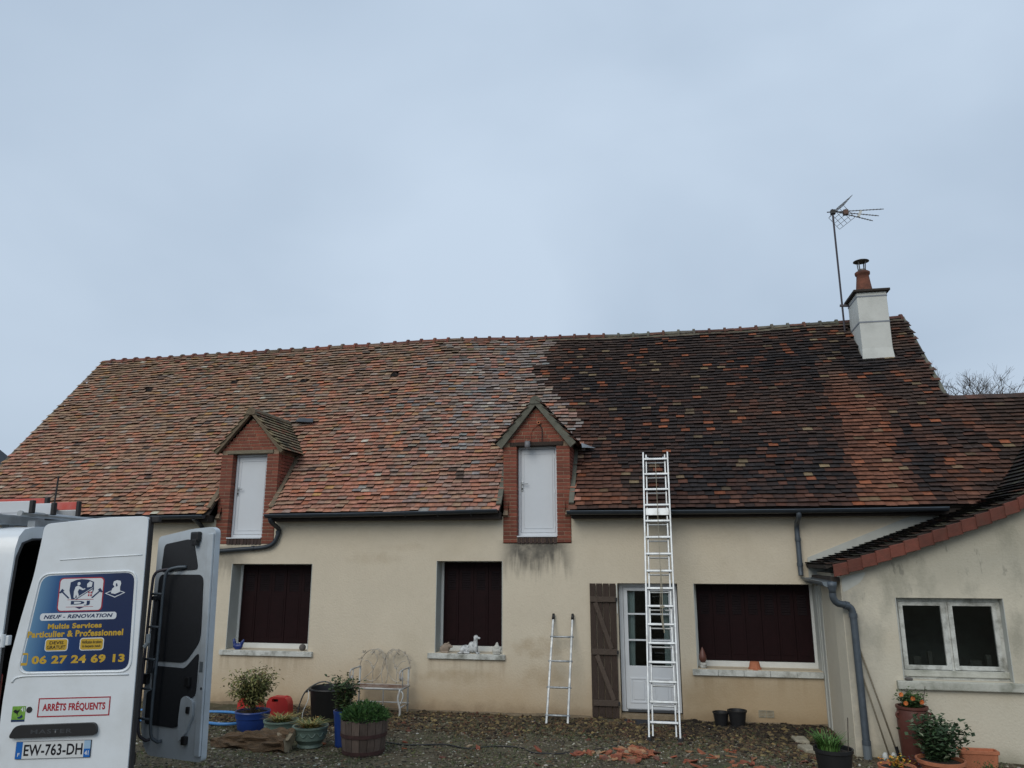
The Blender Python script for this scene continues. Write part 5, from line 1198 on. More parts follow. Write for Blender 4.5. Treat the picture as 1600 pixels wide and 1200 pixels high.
m = MB(); t = rt_[12]; m.beam(LP(t-0.115, -0.19, 0.03), LP(t-0.115, 0.19, 0.03), 0.02, 0.12, d); m.build('guide_plate', 'alu', lad)
m = MB(); m.tube(bez([LP(Ln-0.2, 0.0, 0.085), LP(Ln-1.5, 0.012, 0.08), LP(Ln-2.2, 0.02, 0.075), LP(1.9, 0.0, 0.085), LP(1.55, 0.03, 0.09)]), 0.005, 5); m.build('rope', 'stone', lad)
m = MB(); m.tube(bez([LP(2.55, 0.02, 0.07), LP(2.2, 0.035, 0.085), LP(1.75, 0.03, 0.10), LP(1.5, 0.05, 0.09)]), 0.008, 6); m.cbox(LP(1.9, 0.03, 0.085)-Vector((0.035, 0.015, 0.02)), LP(1.9, 0.03, 0.085)+Vector((0.035, 0.015, 0.02)), 0.006); m.build('rope_knot', 'stone', lad)

F2, T2 = Vector((-1.79, 13.08, -0.085)), Vector((-1.745, 13.72, 1.60)); sl = thing('short_ladder', 'short paint splashed aluminium ladder with black tips against the wall left of the plank shutter', 'ladder', F2)
d = T2-F2; Ln = d.length; d.normalize(); nn = Vector((1, 0, 0)).cross(d).normalized(); nn = -nn if nn.y > 0 else nn
for sg in (-1, 1):
    m = MB(); m.beam(F2+d*0.0+sx*sg*0.175, F2+d*(Ln-0.06)+sx*sg*0.168, 0.036, 0.03, nn); m.build('rail', 'alu_paint', sl, bevel=0.006)
    m = MB(); m.tube([F2+d*(Ln-0.10)+sx*sg*0.168, F2+d*Ln+sx*sg*0.168], [0.026, 0.022], 10); m.build('rubber_tip', 'black', sl, smooth=True)
for t in (0.14, 0.575, 1.0, 1.405):
    m = MB(); m.tube([F2+d*t-sx*0.205, F2+d*t+sx*0.205], 0.017, 8); m.build('rung', 'alu_paint', sl, smooth=True)

# ---------------------------------------------------------------- plants
def leaf_quad(mb, p, dirv, up_, l, w, col):
    dirv = dirv.normalized(); s = dirv.cross(up_); s = s.normalized() if s.length > 1e-3 else Vector((1, 0, 0)); n = s.cross(dirv)
    mb.cur = col; mb.add([p, p+dirv*l*0.5+s*w/2+n*l*0.06, p+dirv*l-n*l*0.08, p+dirv*l*0.5-s*w/2+n*l*0.06], [(0, 1, 2), (0, 2, 3)])
def rnd(): return Vector((random.uniform(-1, 1), random.uniform(-1, 1), random.uniform(-1, 1)))
def shrub(base, r, h, n_stem, n_leaf, cols, l, w, droop=0.0, spread=1.0, bare=0.25, parent=None, name='foliage', stems=True, stem_m='bark'):
    mb, sm = MB(), MB(); base = V3(base)
    for i in range(n_stem):
        a = random.uniform(0, 2*pi); e = Vector((cos(a)*r*random.uniform(0.15, 1)*spread, sin(a)*r*random.uniform(0.15, 1)*spread, h*random.uniform(0.6, 1)))
        pts = bez([base, base+Vector((e.x*0.3, e.y*0.3, e.z*0.5)), base+e], 4); sm.tube(pts, [0.007*(1-0.6*k/(len(pts)-1))*(h/0.6) for k in range(len(pts))], 5)
        for q in range(n_leaf):
            t = random.uniform(bare, 1.0); k = min(int(t*(len(pts)-1)), len(pts)-2); p = pts[k].lerp(pts[k+1], random.random())+rnd()*l*1.3
            dv = rnd(); dv.z = abs(dv.z)*0.6-droop; c = pick(cols); leaf_quad(mb, p, dv, Vector((0, 0, 1))+rnd()*0.5, l*random.uniform(0.6, 1.2), w*random.uniform(0.7, 1.2), c)
    if stems: sm.build('stem', stem_m, parent)
    return kind(mb.build(name, 'leafcol', parent), 'stuff')
def blades(base, r, h, n, cols, parent, wid=0.012, name='foliage', arch=0.5):
    mb = MB(); base = V3(base)
    for i in range(n):
        a = random.uniform(0, 2*pi); rr = r*sqrt(random.random())*0.45; p = base+Vector((rr*cos(a), rr*sin(a), 0)); a += random.gauss(0, 0.5); hh = h*random.uniform(0.6, 1.05)
        o = Vector((cos(a), sin(a), 0)); s = Vector((-sin(a), cos(a), 0)); ln = r*random.uniform(0.3, 1.0)*arch*2; c = pick(cols); mb.cur = c; vs = []
        for k in range(4):
            t = k/3; q = p+o*ln*t*t+Vector((0, 0, hh*(t-0.35*t*t*arch*1.4))); ww = wid*(1-t*0.85); vs += [q+s*ww/2, q-s*ww/2]
        mb.add(vs, [(0, 1, 3, 2), (2, 3, 5, 4), (4, 5, 7, 6)])
    return mb.build(name, 'leafcol', parent)
def potted(name, label, cat, x, y, group=None, z=None):
    return thing(name, label, cat, (x, y, gz2(x, y) if z is None else z), group=group)
def potlathe(t, prof, m, name='pot', n=28, soil=None):
    b = MB(); c = t.location; b.lathe([(r, z) for r, z in prof], (c.x, c.y, c.z), n, close=False)
    # base disc
    o = b.build(name, m, t, smooth=True); shade_auto(o, 40)
    b = MB(); b.lathe([(prof[0][0], prof[0][1]+0.002), (0.001, prof[0][1]+0.002)], (c.x, c.y, c.z), n, close=False); b.build('pot_base', m, t)
    if soil:
        b = MB(); b.lathe([(soil[0], soil[1]-0.005), (soil[0]*0.6, soil[1]+0.01), (0.001, soil[1]+0.018)], (c.x, c.y, c.z), n, close=False); b.build('soil', 'soil', t)
    return o
GRN = [(1, (0.055, 0.10, 0.03)), (0.8, (0.035, 0.07, 0.022)), (0.5, (0.08, 0.135, 0.04))]
YEL = [(1, (0.22, 0.21, 0.075)), (0.7, (0.10, 0.12, 0.04)), (0.5, (0.24, 0.22, 0.08)), (0.3, (0.07, 0.08, 0.03)), (0.15, (0.16, 0.10, 0.04))]
# half barrel with a bushy green herb
t = potted('barrel_planter', 'weathered oak half barrel planter overflowing with feathery green herb', 'planter', -3.97, 10.20); c = t.location
prof = lambda z: 0.245+0.065*sin(pi*min(1, max(0, (z+0.12)/0.62))*0.55)
for k in range(18):
    a0, a1 = 2*pi*k/18+0.012, 2*pi*(k+1)/18-0.012; b = MB(); zt = 0.42+random.uniform(-0.008, 0.008); vs = []
    for z in (0.0, 0.14, 0.28, zt):
        r = prof(z)
        for a in (a0, a1): vs += [(c.x+r*cos(a), c.y+r*sin(a), c.z+z), (c.x+(r-0.022)*cos(a), c.y+(r-0.022)*sin(a), c.z+z)]
    fs = []
    for j in range(3):
        o = j*4; fs += [(o, o+2, o+6, o+4), (o+1, o+5, o+7, o+3), (o, o+4, o+5, o+1), (o+2, o+3, o+7, o+6)]
    fs += [(12, 14, 15, 13), (0, 1, 3, 2)]; b.add(vs, fs); b.build('stave', 'barrel', t)
for z in (0.04, 0.245):
    b = MB(); b.lathe([(prof(z)+0.001, z-0.022), (prof(z)+0.006, z-0.022), (prof(z+0.02)+0.006, z+0.022), (prof(z+0.02)+0.001, z+0.022)], c, 36, close=False); b.build('hoop', 'hoop', t)
b = MB(); b.lathe([(prof(0.38)-0.024, 0.37), (0.001, 0.39)], c, 24, close=False); b.build('soil', 'soil', t)
mb = MB()
for i in range(1500):
    a = random.uniform(0, 2*pi); r = 0.29*sqrt(random.random()); hh = (0.30-0.20*(r/0.29)**2)*random.uniform(0.35, 1.05); p = Vector((c.x+r*cos(a), c.y+r*sin(a), c.z+0.38+hh*0.75)); dv = Vector((cos(a)*r*2, sin(a)*r*2, 0.6))+rnd()*0.7
    leaf_quad(mb, p, dv, Vector((0, 0, 1))+rnd(), random.uniform(0.05, 0.10), 0.016, pick([(1, (0.05, 0.115, 0.03)), (0.7, (0.03, 0.075, 0.02)), (0.4, (0.09, 0.17, 0.045))]))
mb.build('foliage', 'leafcol', t)
# tall blue pot with a rose
t = potted('rose_pot', 'tall blue glazed pot holding a leggy rose bush, half behind the oak barrel', 'potted plant', -4.40, 10.54); c = t.location
potlathe(t, [(0.105, 0.0), (0.115, 0.03), (0.11, 0.05), (0.14, 0.40), (0.15, 0.44), (0.152, 0.47), (0.138, 0.47), (0.13, 0.43)], 'blue_pot', soil=(0.13, 0.43))
shrub((c.x-0.02, c.y, c.z+0.43), 0.25, 0.46, 13, 60, [(1, (0.055, 0.085, 0.03)), (0.8, (0.035, 0.06, 0.022)), (0.35, (0.10, 0.12, 0.045)), (0.15, (0.11, 0.055, 0.03))], 0.062, 0.044, 0.15, 1.0, 0.15, t)
# two green bowls with yellow green plants
GP = [(0.155, 0.0), (0.175, 0.015), (0.165, 0.05), (0.20, 0.10), (0.215, 0.11), (0.225, 0.20), (0.24, 0.245), (0.25, 0.255), (0.25, 0.275), (0.23, 0.275), (0.22, 0.24)]
FLW = [(1, (0.17, 0.19, 0.06)), (0.8, (0.30, 0.22, 0.06)), (0.5, (0.36, 0.20, 0.06)), (0.6, (0.09, 0.12, 0.04)), (0.3, (0.42, 0.36, 0.16))]
for (x, y, sc_, lab) in ((-4.84, 10.44, 0.98, 'round green glazed bowl in front with scalloped band and orange yellow seedlings'), (-5.49, 10.85, 1.0, 'green glazed bowl of yellow green seedlings behind the end of the log')):
    t = potted('bowl_planter', lab, 'planter', x, y, 'green glazed bowls'); c = t.location
    potlathe(t, [(r*sc_, z) for r, z in GP], 'green_pot', soil=(0.22*sc_, 0.245))
    b = MB()
    for k in range(12):
        a = 2*pi*k/12; pts = []
        for q in range(7):
            aa = a+(q/6-0.5)*0.42; zz = 0.205-0.045*sin(pi*q/6); r = (0.2285+0.0)*sc_; pts.append((c.x+r*cos(aa), c.y+r*sin(aa), c.z+zz))
        b.tube(pts, 0.007, 5)
    b.build('scallop_relief', 'green_pot', t)
    blades((c.x, c.y, c.z+0.235), 0.25, 0.15, 170, FLW, t, 0.022, arch=0.55)
    shrub((c.x, c.y, c.z+0.23), 0.22, 0.10, 12, 12, FLW, 0.035, 0.02, 0.1, 1.0, 0.2, t, 'flowers', stems=False)
# wide blue pot with an airy olive-yellow shrub
t = potted('shrub_pot', 'wide royal blue pot with an airy yellowing shrub, leftmost of the pots', 'potted plant', -6.30, 11.50); c = t.location
potlathe(t, [(0.20, 0.0), (0.215, 0.02), (0.238, 0.17), (0.25, 0.18), (0.262, 0.255), (0.268, 0.265), (0.262, 0.28), (0.245, 0.28), (0.235, 0.25)], 'blue_pot', soil=(0.24, 0.25))
shrub((c.x+0.0, c.y, c.z+0.24), 0.50, 0.64, 34, 62, YEL, 0.080, 0.028, 0.55, 1.0, 0.42, t)
blades((c.x, c.y, c.z+0.24), 0.22, 0.10, 60, [(1, (0.18, 0.15, 0.05)), (0.6, (0.26, 0.12, 0.04))], t, 0.014)
# red jerrycans
def jerrycan(x, y, rz, label):
    t = thing('jerrycan', label, 'jerrycan', (x, y, gz2(x, y)), (0, 0, rz), 'red jerrycans'); m = MB()
    out = rpoly([(-0.21, 0.0), (0.21, 0.0), (0.195, 0.29), (0.15, 0.375), (-0.13, 0.38), (-0.19, 0.31)], 0.05)
    hole_ = rpoly([(-0.10, 0.300), (0.01, 0.298), (0.02, 0.345), (-0.09, 0.348)], 0.014, 3); m.xz(out, -0.085, 0.085, [hole_]); m.build('can', 'red', t, bevel=0.018, local=True)
    m = MB(); m.lathe([(0.030, 0), (0.030, 0.02), (0.026, 0.025)], (0.10, 0.03, 0.362), 16); m.build('cap', 'red', t, local=True)
    m = MB()
    m.box((-0.13, -0.02, 0.285), (0.04, 0.02, 0.36)); m.build('handle_shade_block', 'black', t, local=True)  # black block set in the handle hole in place of its shade
    return t
jerrycan(-6.80, 12.33, 0.1, 'red jerrycan standing behind the yellowing shrub')
jerrycan(-6.27, 12.30, -0.05, 'red jerrycan standing clear to the right of the shrub')
# black rubber tub
t = potted('rubber_tub', 'large black rubber tub with rope handles by the wall', 'tub', -5.38, 12.30); c = t.location
b = MB(); b.lathe([(0.001, 0.01), (0.27, 0.0), (0.285, 0.02), (0.335, 0.50), (0.36, 0.53), (0.355, 0.55), (0.325, 0.545), (0.26, 0.05), (0.001, 0.04)], c, 32, close=False); shade_auto(b.build('tub', 'black', t), 40)
for sg in (-1, 1):
    b = MB(); b.tube(bez([(c.x+sg*0.335, c.y-0.10, c.z+0.50), (c.x+sg*0.40, c.y-0.06, c.z+0.47), (c.x+sg*0.40, c.y+0.06, c.z+0.47), (c.x+sg*0.335, c.y+0.10, c.z+0.50)]), 0.014, 7); b.build('handle', 'black', t, smooth=True)
b = MB(); b.tube(bez([(c.x-0.34, c.y-0.12, c.z+0.50), (c.x-0.30, c.y-0.20, c.z+0.38), (c.x-0.37, c.y-0.22, c.z+0.18), (c.x-0.36, c.y-0.24, c.z+0.02)]), 0.006, 6); b.build('cord', 'white_paint', t)
# hoses
b = MB(); b.tube(bez([(-5.93, 12.28, 0.0), (-5.93, 12.30, 0.18), (-5.83, 12.30, 0.42), (-5.62, 12.30, 0.56), (-5.45, 12.30, 0.58), (-5.30, 12.28, 0.50), (-5.26, 12.27, 0.30)]), 0.012, 8)
tag(b.build('grey_hose', 'hose_grey', smooth=True, origin=(-5.93, 12.28, 0.0)), 'grey hose arching up into the black rubber tub', 'hose')
b = MB(); b.tube(bez([(-9.3, 12.7, gz(-9, 12.7)+0.015), (-8.2, 12.75, gz(-8, 12.7)+0.02), (-7.45, 12.75, -0.03), (-6.9, 12.45, 0.0), (-6.55, 11.95, 0.05), (-6.58, 11.75, 0.03), (-6.85, 11.58, 0.03), (-7.5, 11.72, 0.02), (-8.4, 11.7, 0.01), (-9.3, 11.75, 0.01)], 8), 0.023, 8)
tag(b.build('blue_hose', 'hose_blue', smooth=True, origin=(-7.5, 12.2, -0.04)), 'light blue hose looping on the ground behind the royal blue pot', 'hose')
# rotting log
t = thing('log', 'rotting brown log lying on the gravel in front of the pots', 'log', (-5.45, 10.14, 0.05)); m = MB(); vs = []; n = 30; K = 40
A_, B_ = Vector((-6.16, 10.22, 0.09)), Vector((-4.98, 10.12, 0.155))
for i in range(K+1):
    u = i/K; cc = A_.lerp(B_, u); rr = 0.060+0.085*sstep(0, 0.45, u)
    for k in range(n):
        a = 2*pi*k/n; q = rr*(1+0.42*nz3(u*5, cos(a)*1.6, sin(a)*1.6)+0.42*nz3(u*7, cos(a)*4, sin(a)*4)); vs.append(cc+Vector((0.02*sin(a*2), q*cos(a)*1.15, q*sin(a)*0.95)))
m.add(vs, [(i*n+k, i*n+(k+1) % n, (i+1)*n+(k+1) % n, (i+1)*n+k) for i in range(K) for k in range(n)]+[tuple(range(n))]); m.build('trunk', 'log', t)
m = MB(); m.add([v+Vector((0.004, 0, 0)) for v in vs[K*n:]], [tuple(range(n))]); m.build('cut_end', 'log_end', t)
m = MB(); m.add([(-5.10, 10.01, 0.20), (-4.95, 10.01, 0.21), (-4.93, 10.10, 0.275), (-5.16, 10.10, 0.28), (-5.10, 10.16, 0.19), (-4.95, 10.16, 0.20)], [(0, 1, 2, 3), (3, 2, 5, 4), (0, 3, 4), (1, 5, 2), (0, 4, 5, 1)]); m.build('split_chunk', 'log_end', t)
# rest of the pots on the right
for (x, y, r, h, lab, grp) in ((0.82, 13.42, 0.125, 0.23, 'small plain black plastic pot, left of the two by the wall', 'empty black pots'), (1.07, 13.36, 0.145, 0.27, 'larger black pot with rolled rim, right of the two by the wall', 'empty black pots')):
    t = potted('black_pot', lab, 'pot', x, y, grp); potlathe(t, [(r*0.72, 0), (r*0.97, h*0.9), (r*1.05, h*0.91), (r*1.07, h), (r*0.95, h), (r*0.7, 0.03)], 'black', soil=(r*0.8, h*0.35))
t = potted('black_planter', 'black tub of bright green strap leaved bulbs beside the annex corner', 'planter', 1.945, 10.52); c = t.location
potlathe(t, [(0.17, 0), (0.215, 0.32), (0.23, 0.33), (0.232, 0.37), (0.212, 0.37), (0.19, 0.25)], 'black', soil=(0.20, 0.33))
blades((c.x-0.05, c.y, c.z+0.33), 0.26, 0.28, 150, [(1, (0.075, 0.17, 0.035)), (0.7, (0.05, 0.12, 0.025)), (0.4, (0.12, 0.22, 0.06))], t, 0.022, arch=0.45)
b = MB(); b.tube([(c.x+0.17, c.y, c.z+0.3), (c.x+0.20, c.y, c.z+0.72)], 0.006, 5); b.build('cane', 'bark', t)
t = potted('urn', 'tall brown stoneware urn with orange flowering plant under the annex window', 'urn', 3.30, 12.02); c = t.location
potlathe(t, [(0.175, 0), (0.185, 0.05), (0.205, 0.40), (0.205, 0.60), (0.190, 0.70), (0.208, 0.715), (0.208, 0.745), (0.175, 0.745), (0.165, 0.66)], 'urn', soil=(0.165, 0.69))
for sg in (-1, 1):
    b = MB(); b.tube(bez([(c.x+sg*0.185, c.y-0.05, c.z+0.665), (c.x+sg*0.218, c.y-0.05, c.z+0.65), (c.x+sg*0.218, c.y-0.05, c.z+0.61), (c.x+sg*0.195, c.y-0.05, c.z+0.59)]), 0.015, 8); b.build('handle', 'urn', t, smooth=True)
shrub((c.x, c.y, c.z+0.68), 0.21, 0.25, 22, 60, GRN, 0.045, 0.030, 0.1, 1.0, 0.1, t)
for (fx, fz) in ((-0.165, 0.21), (-0.115, 0.10), (-0.02, 0.16), (0.09, 0.12)):
    b = MB()
    for q in range(14):
        a = 2*pi*q/14; leaf_quad(b, Vector((c.x+fx, c.y-0.16, c.z+0.70+fz)), Vector((cos(a), -0.4*random.random(), sin(a))), Vector((0, -1, 0)), 0.034, 0.022, pick([(1, (0.55, 0.13, 0.03)), (0.6, (0.60, 0.20, 0.05))]))
    b.build('flower', 'leafcol', t)
b = MB(); b.tube([(c.x+0.13, c.y, c.z+0.68), (c.x+0.20, c.y, c.z+1.0)], 0.005, 5); b.build('cane', 'bark', t)
t = potted('broadleaf_shrub', 'dark glossy broad leaved shrub in a terracotta pot by the annex wall', 'potted plant', 3.36, 11.26); c = t.location
potlathe(t, [(0.17, 0), (0.26, 0.17), (0.285, 0.175), (0.29, 0.215), (0.265, 0.215), (0.25, 0.17)], 'terracotta', soil=(0.255, 0.18))
shrub((c.x-0.02, c.y+0.05, c.z+0.17), 0.42, 0.46, 40, 62, [(1, (0.028, 0.055, 0.024)), (0.8, (0.04, 0.075, 0.03)), (0.35, (0.075, 0.11, 0.055)), (0.12, (0.16, 0.18, 0.11))], 0.080, 0.050, 0.05, 1.0, 0.1, t)
t = potted('trough', 'orange terracotta trough on the ground at the foot of the annex wall', 'trough', 4.03, 11.92); c = t.location
m = MB(); m.plate(rrect(c.x-0.24, c.y-0.10, c.x+0.24, c.y+0.10, 0.03), [rrect(c.x-0.215, c.y-0.075, c.x+0.215, c.y+0.075, 0.02)], lambda a, b_: (a, b_, c.z+0.24), lambda a, b_: (c.x+(a-c.x)*1.0, c.y+(b_-c.y)*1.0, c.z+0.20)); m.build('rim', 'terracotta', t, bevel=0.005)
m = MB(); m.plate(rrect(c.x-0.225, c.y-0.088, c.x+0.225, c.y+0.088, 0.03), [], lambda a, b_: (a, b_, c.z+0.199), lambda a, b_: (c.x+(a-c.x)*0.9, c.y+(b_-c.y)*0.85, c.z)); m.build('trough_body', 'terracotta', t)
# flowers at the very bottom: orange and yellow in a low terracotta pot, blue bells behind
t = potted('flower_pot', 'low terracotta pot of orange and yellow flowers at the annex corner', 'potted plant', 2.80, 11.12); c = t.location
potlathe(t, [(0.12, 0), (0.21, 0.10), (0.22, 0.105), (0.225, 0.14), (0.205, 0.14), (0.19, 0.10)], 'terracotta', soil=(0.20, 0.115))
shrub((c.x, c.y, c.z+0.11), 0.26, 0.12, 14, 16, [(1, (0.55, 0.25, 0.03)), (0.8, (0.60, 0.42, 0.06)), (0.8, (0.05, 0.09, 0.03)), (0.4, (0.45, 0.12, 0.03))], 0.042, 0.03, 0.0, 1.0, 0.3, t, 'flowers')
t = potted('bluebells', 'clump of small blue flowers at the foot of the brown urn', 'plant', 3.27, 11.66); c = t.location
shrub((c.x, c.y, c.z), 0.24, 0.21, 16, 8, [(1, (0.12, 0.13, 0.30)), (0.6, (0.04, 0.07, 0.03)), (0.3, (0.26, 0.26, 0.42))], 0.030, 0.016, 0.2, 1.0, 0.35, t, 'flowers', stem_m='wood_grey')
t = potted('low_bush', 'low dark bush at the foot of the annex wall by the trough', 'plant', 4.03, 11.48); c = t.location
shrub((c.x, c.y, c.z), 0.22, 0.16, 16, 18, GRN, 0.04, 0.02, 0.1, 1.0, 0.1, t)
for (x, y, lab) in ((2.93, 12.16, 'white egg shaped stone, left of the pair by the annex downpipe'), (3.05, 12.19, 'white egg shaped stone, right of the pair by the annex downpipe')):
    b = MB(); b.lathe([(0.001, 0.0), (0.03, 0.008), (0.045, 0.04), (0.04, 0.08), (0.025, 0.105), (0.001, 0.115)], (x, y, gz(x, y)-0.002), 16, close=False); tag(b.build('white_stone', 'egg', smooth=True, origin=(x, y, gz(x, y))), lab, 'stone', 'white egg stones')
for (p, q, lab) in (((3.09, 12.06, -0.17), (2.74, 12.28, 1.33), 'long thin wooden pole leaning on the annex wall, the outer one by the downpipe'), ((2.97, 12.05, -0.17), (2.73, 12.28, 1.02), 'long thin wooden pole leaning on the annex wall, the one half behind the downpipe')):
    b = MB(); b.tube([p, q], 0.012, 8); o = b.build('wooden_pole', 'wood_grey', smooth=True, origin=p); tag(o, lab, 'pole', 'poles leaning on the annex wall')
b = MB(); b.beam((3.09, 12.03, -0.19), (3.055, 12.07, 0.02), 0.035, 0.03); b.build('pole_socket', 'black', bpy.data.objects['wooden_pole'])
for (x, y, rz, lab) in ((1.92, 12.20, 0.3, 'pale stone kerb block on the ground behind the black tub, nearer one'), (1.90, 12.72, 0.1, 'pale stone kerb block on the ground behind the black tub, farther one')):
    b = MB(); b.cbox((-0.10, -0.14, -0.06), (0.10, 0.14, 0.075), 0.02); o = b.build('kerb_block', 'stone', local=True); o.location = (x, y, gz(x, y)); o.rotation_euler = (0.05, 0.03, rz); tag(o, lab, 'stone block', 'pale kerb blocks')
b = MB(); b.cbox((-0.73, 13.28, gz(0, 13.4)+0.0), (0.12, 13.68, gz(0, 13.4)+0.03), 0.008); tag(b.build('door_mat', 'mat', origin=(-0.3, 13.5, -0.1)), 'dark door mat on the ground before the entrance door', 'mat')

# ---------------------------------------------------------------- bench
t = thing('bench', 'white wrought iron garden bench with scrolled back against the wall', 'bench', (-5.02, 13.4, -0.1)); gb = -0.095
bx0, bx1, byf, byb, bz = -5.44, -4.47, 13.16, 13.58, 0.36
for x in (bx0+0.03, bx1-0.03):
    m = MB(); m.tube(bez([(x, byf, bz), (x-0.035, byf-0.01, bz-0.16), (x+0.005, byf, 0.05), (x, byf, gb-0.005)]), 0.019, 8); m.tube(bez([(x, byf+0.01, bz), (x+0.05, byf+0.01, bz-0.10), (x+0.01, byf, bz-0.24)]), 0.014, 7); m.build('leg', 'bench', t, smooth=True)
    m = MB(); m.tube([(x, byb, gb-0.005), (x, byb, bz), (x, byb+0.02, bz+0.30)], 0.018, 8); m.build('leg', 'bench', t, smooth=True)
    m = MB(); m.tube([(x, byf, 0.06), (x, byb, 0.06)], 0.012, 7); m.build('side_stretcher', 'bench', t, smooth=True)
    m = MB(); m.tube(bez([(x, byb+0.02, bz+0.30), (x, byf+0.05, bz+0.30), (x, byf-0.03, bz+0.27), (x, byf-0.04, bz+0.19), (x, byf+0.02, bz+0.15), (x, byf+0.06, bz+0.19)]), 0.014, 8); m.tube([(x, byf+0.12, bz), (x, byf+0.10, bz+0.29)], 0.010, 6); m.build('arm', 'bench', t, smooth=True)
m = MB(); m.tube([((bx0+bx1)/2, byb, gb), ((bx0+bx1)/2, byb, bz)], 0.012, 7); m.build('centre_leg', 'bench', t)
m = MB(); m.tube([(bx0, byf, bz), (bx1, byf, bz), (bx1, byb, bz), (bx0, byb, bz), (bx0, byf, bz)], 0.017, 7); st_ = m.build('seat', 'bench', t, smooth=True)
for k in range(7):
    y = byf+0.05+k*(byb-byf-0.07)/6; m = MB(); m.box((bx0+0.01, y-0.010, bz+0.002), (bx1-0.01, y+0.010, bz+0.010)); m.build('seat_slat', 'bench_rust', st_)
m = MB(); m.tube([(bx0, byb-0.0, 0.075), (bx1, byb, 0.075)], 0.012, 7); m.build('rear_stretcher', 'bench', t)
# scrolled back: three hooped lobes with leaf sprays and crossing curves
yb_ = byb+0.03; xm = (bx0+bx1)/2
def bk(pts, r=0.007, name='back_scroll', mm='bench_back'):
    m = MB(); m.tube(bez([(x, yb_+0.03*(z-bz), z) for x, z in pts], 6), r, 7); m.build(name, mm, t, smooth=True)
bk([(bx0+0.0, bz+0.28), (bx0+0.06, bz+0.46), (bx0+0.18, bz+0.57), (bx0+0.33, bz+0.585), (bx0+0.42, bz+0.52), (bx0+0.44, bz+0.44)], 0.008, 'back_hoop')
bk([(bx1+0.0, bz+0.28), (bx1-0.06, bz+0.46), (bx1-0.18, bz+0.57), (bx1-0.33, bz+0.585), (bx1-0.42, bz+0.52), (bx1-0.44, bz+0.44)], 0.008, 'back_hoop')
bk([(xm-0.26, bz+0.50), (xm-0.16, bz+0.60), (xm-0.06, bz+0.56), (xm, bz+0.45), (xm+0.06, bz+0.56), (xm+0.16, bz+0.60), (xm+0.26, bz+0.50)], 0.008, 'back_hoop')
for sg in (-1, 1):
    bk([(xm, bz+0.45), (xm+sg*0.02, bz+0.30), (xm+sg*0.12, bz+0.12), (xm+sg*0.24, bz+0.05), (xm+sg*0.38, bz+0.10)], 0.008)
    bk([(xm+sg*0.22, bz+0.02), (xm+sg*0.22, bz+0.25), (xm+sg*0.15, bz+0.42), (xm+sg*0.22, bz+0.55)], 0.009)
    bk([(xm+sg*0.44, bz+0.05), (xm+sg*0.30, bz+0.16), (xm+sg*0.22, bz+0.26), (xm+sg*0.30, bz+0.38), (xm+sg*0.38, bz+0.40)], 0.008)
    bk([(xm+sg*0.03, bz+0.02), (xm+sg*0.06, bz+0.20), (xm+sg*0.02, bz+0.42)], 0.008)
m = MB()
for (x, z) in ((bx0+0.03, bz+0.42), (bx0+0.10, bz+0.53), (bx0+0.24, bz+0.56), (xm-0.10, bz+0.55), (xm, bz+0.48), (xm+0.10, bz+0.55), (bx1-0.24, bz+0.56), (bx1-0.10, bz+0.53), (bx1-0.03, bz+0.42), (xm-0.22, bz+0.30), (xm+0.22, bz+0.30)):
    for q in range(5):
        a = random.uniform(0, 2*pi); p = Vector((x, yb_-0.012, z)); leaf_quad(m, p, Vector((cos(a), -0.2, sin(a))), Vector((0, -1, 0)), 0.055, 0.026, (1, 1, 1))
o = m.build('cast_leaves', 'bench_back', t); q = o.modifiers.new('thick', 'SOLIDIFY'); q.thickness = 0.006

# ---------------------------------------------------------------- ornaments on the sills
S1Z, S2Z, S3Z = 0.866, 0.896, 0.741
fused('hen_ornament', [((0, 0, 0.06), (0.10, 0.055, 0.058)), ((-0.075, 0, 0.12), (0.030, 0.03, 0.075), -0.25), ((-0.095, 0, 0.165), (0.026, 0.022, 0.026)), ((0.075, 0, 0.11), (0.035, 0.03, 0.08), 0.45), ((0.10, 0, 0.15), (0.025, 0.02, 0.045), 0.3), ((0, 0, 0.012), (0.065, 0.045, 0.014)), ((-0.088, 0, 0.192), (0.018, 0.008, 0.012))], 'blue_hen', 'dark blue hen shaped ornament on the left window sill', 'ornament', (-7.96, YF+0.03, S1Z))
b = MB(); b.lathe([(0.062*sin(pi*k/14)+0.0005, 0.062-0.062*cos(pi*k/14)) for k in range(15)], (-6.66, YF+0.06, S1Z), 20, close=False); tag(b.build('ball_ornament', 'grey_stone', smooth=True, origin=(-6.66, YF+0.06, S1Z)), 'small grey stone ball at the right end of the left window sill', 'ornament')
fused('pig_ornament', [((0, 0, 0.075), (0.095, 0.06, 0.072)), ((-0.05, 0, 0.06), (0.055, 0.055, 0.058)), ((0.075, -0.01, 0.115), (0.045, 0.04, 0.045)), ((0.125, -0.015, 0.11), (0.022, 0.022, 0.02)), ((0.055, 0.02, 0.165), (0.018, 0.012, 0.026), 0.3), ((0.06, -0.035, 0.165), (0.018, 0.012, 0.026), 0.3), ((0.0, -0.03, 0.015), (0.08, 0.03, 0.018)), ((0.02, 0.0, 0.14), (0.06, 0.035, 0.03))], 'tan_ornament', 'tan rabbit shaped stone ornament at the left end of the middle window sill', 'ornament', (-3.90, YF+0.05, S2Z))
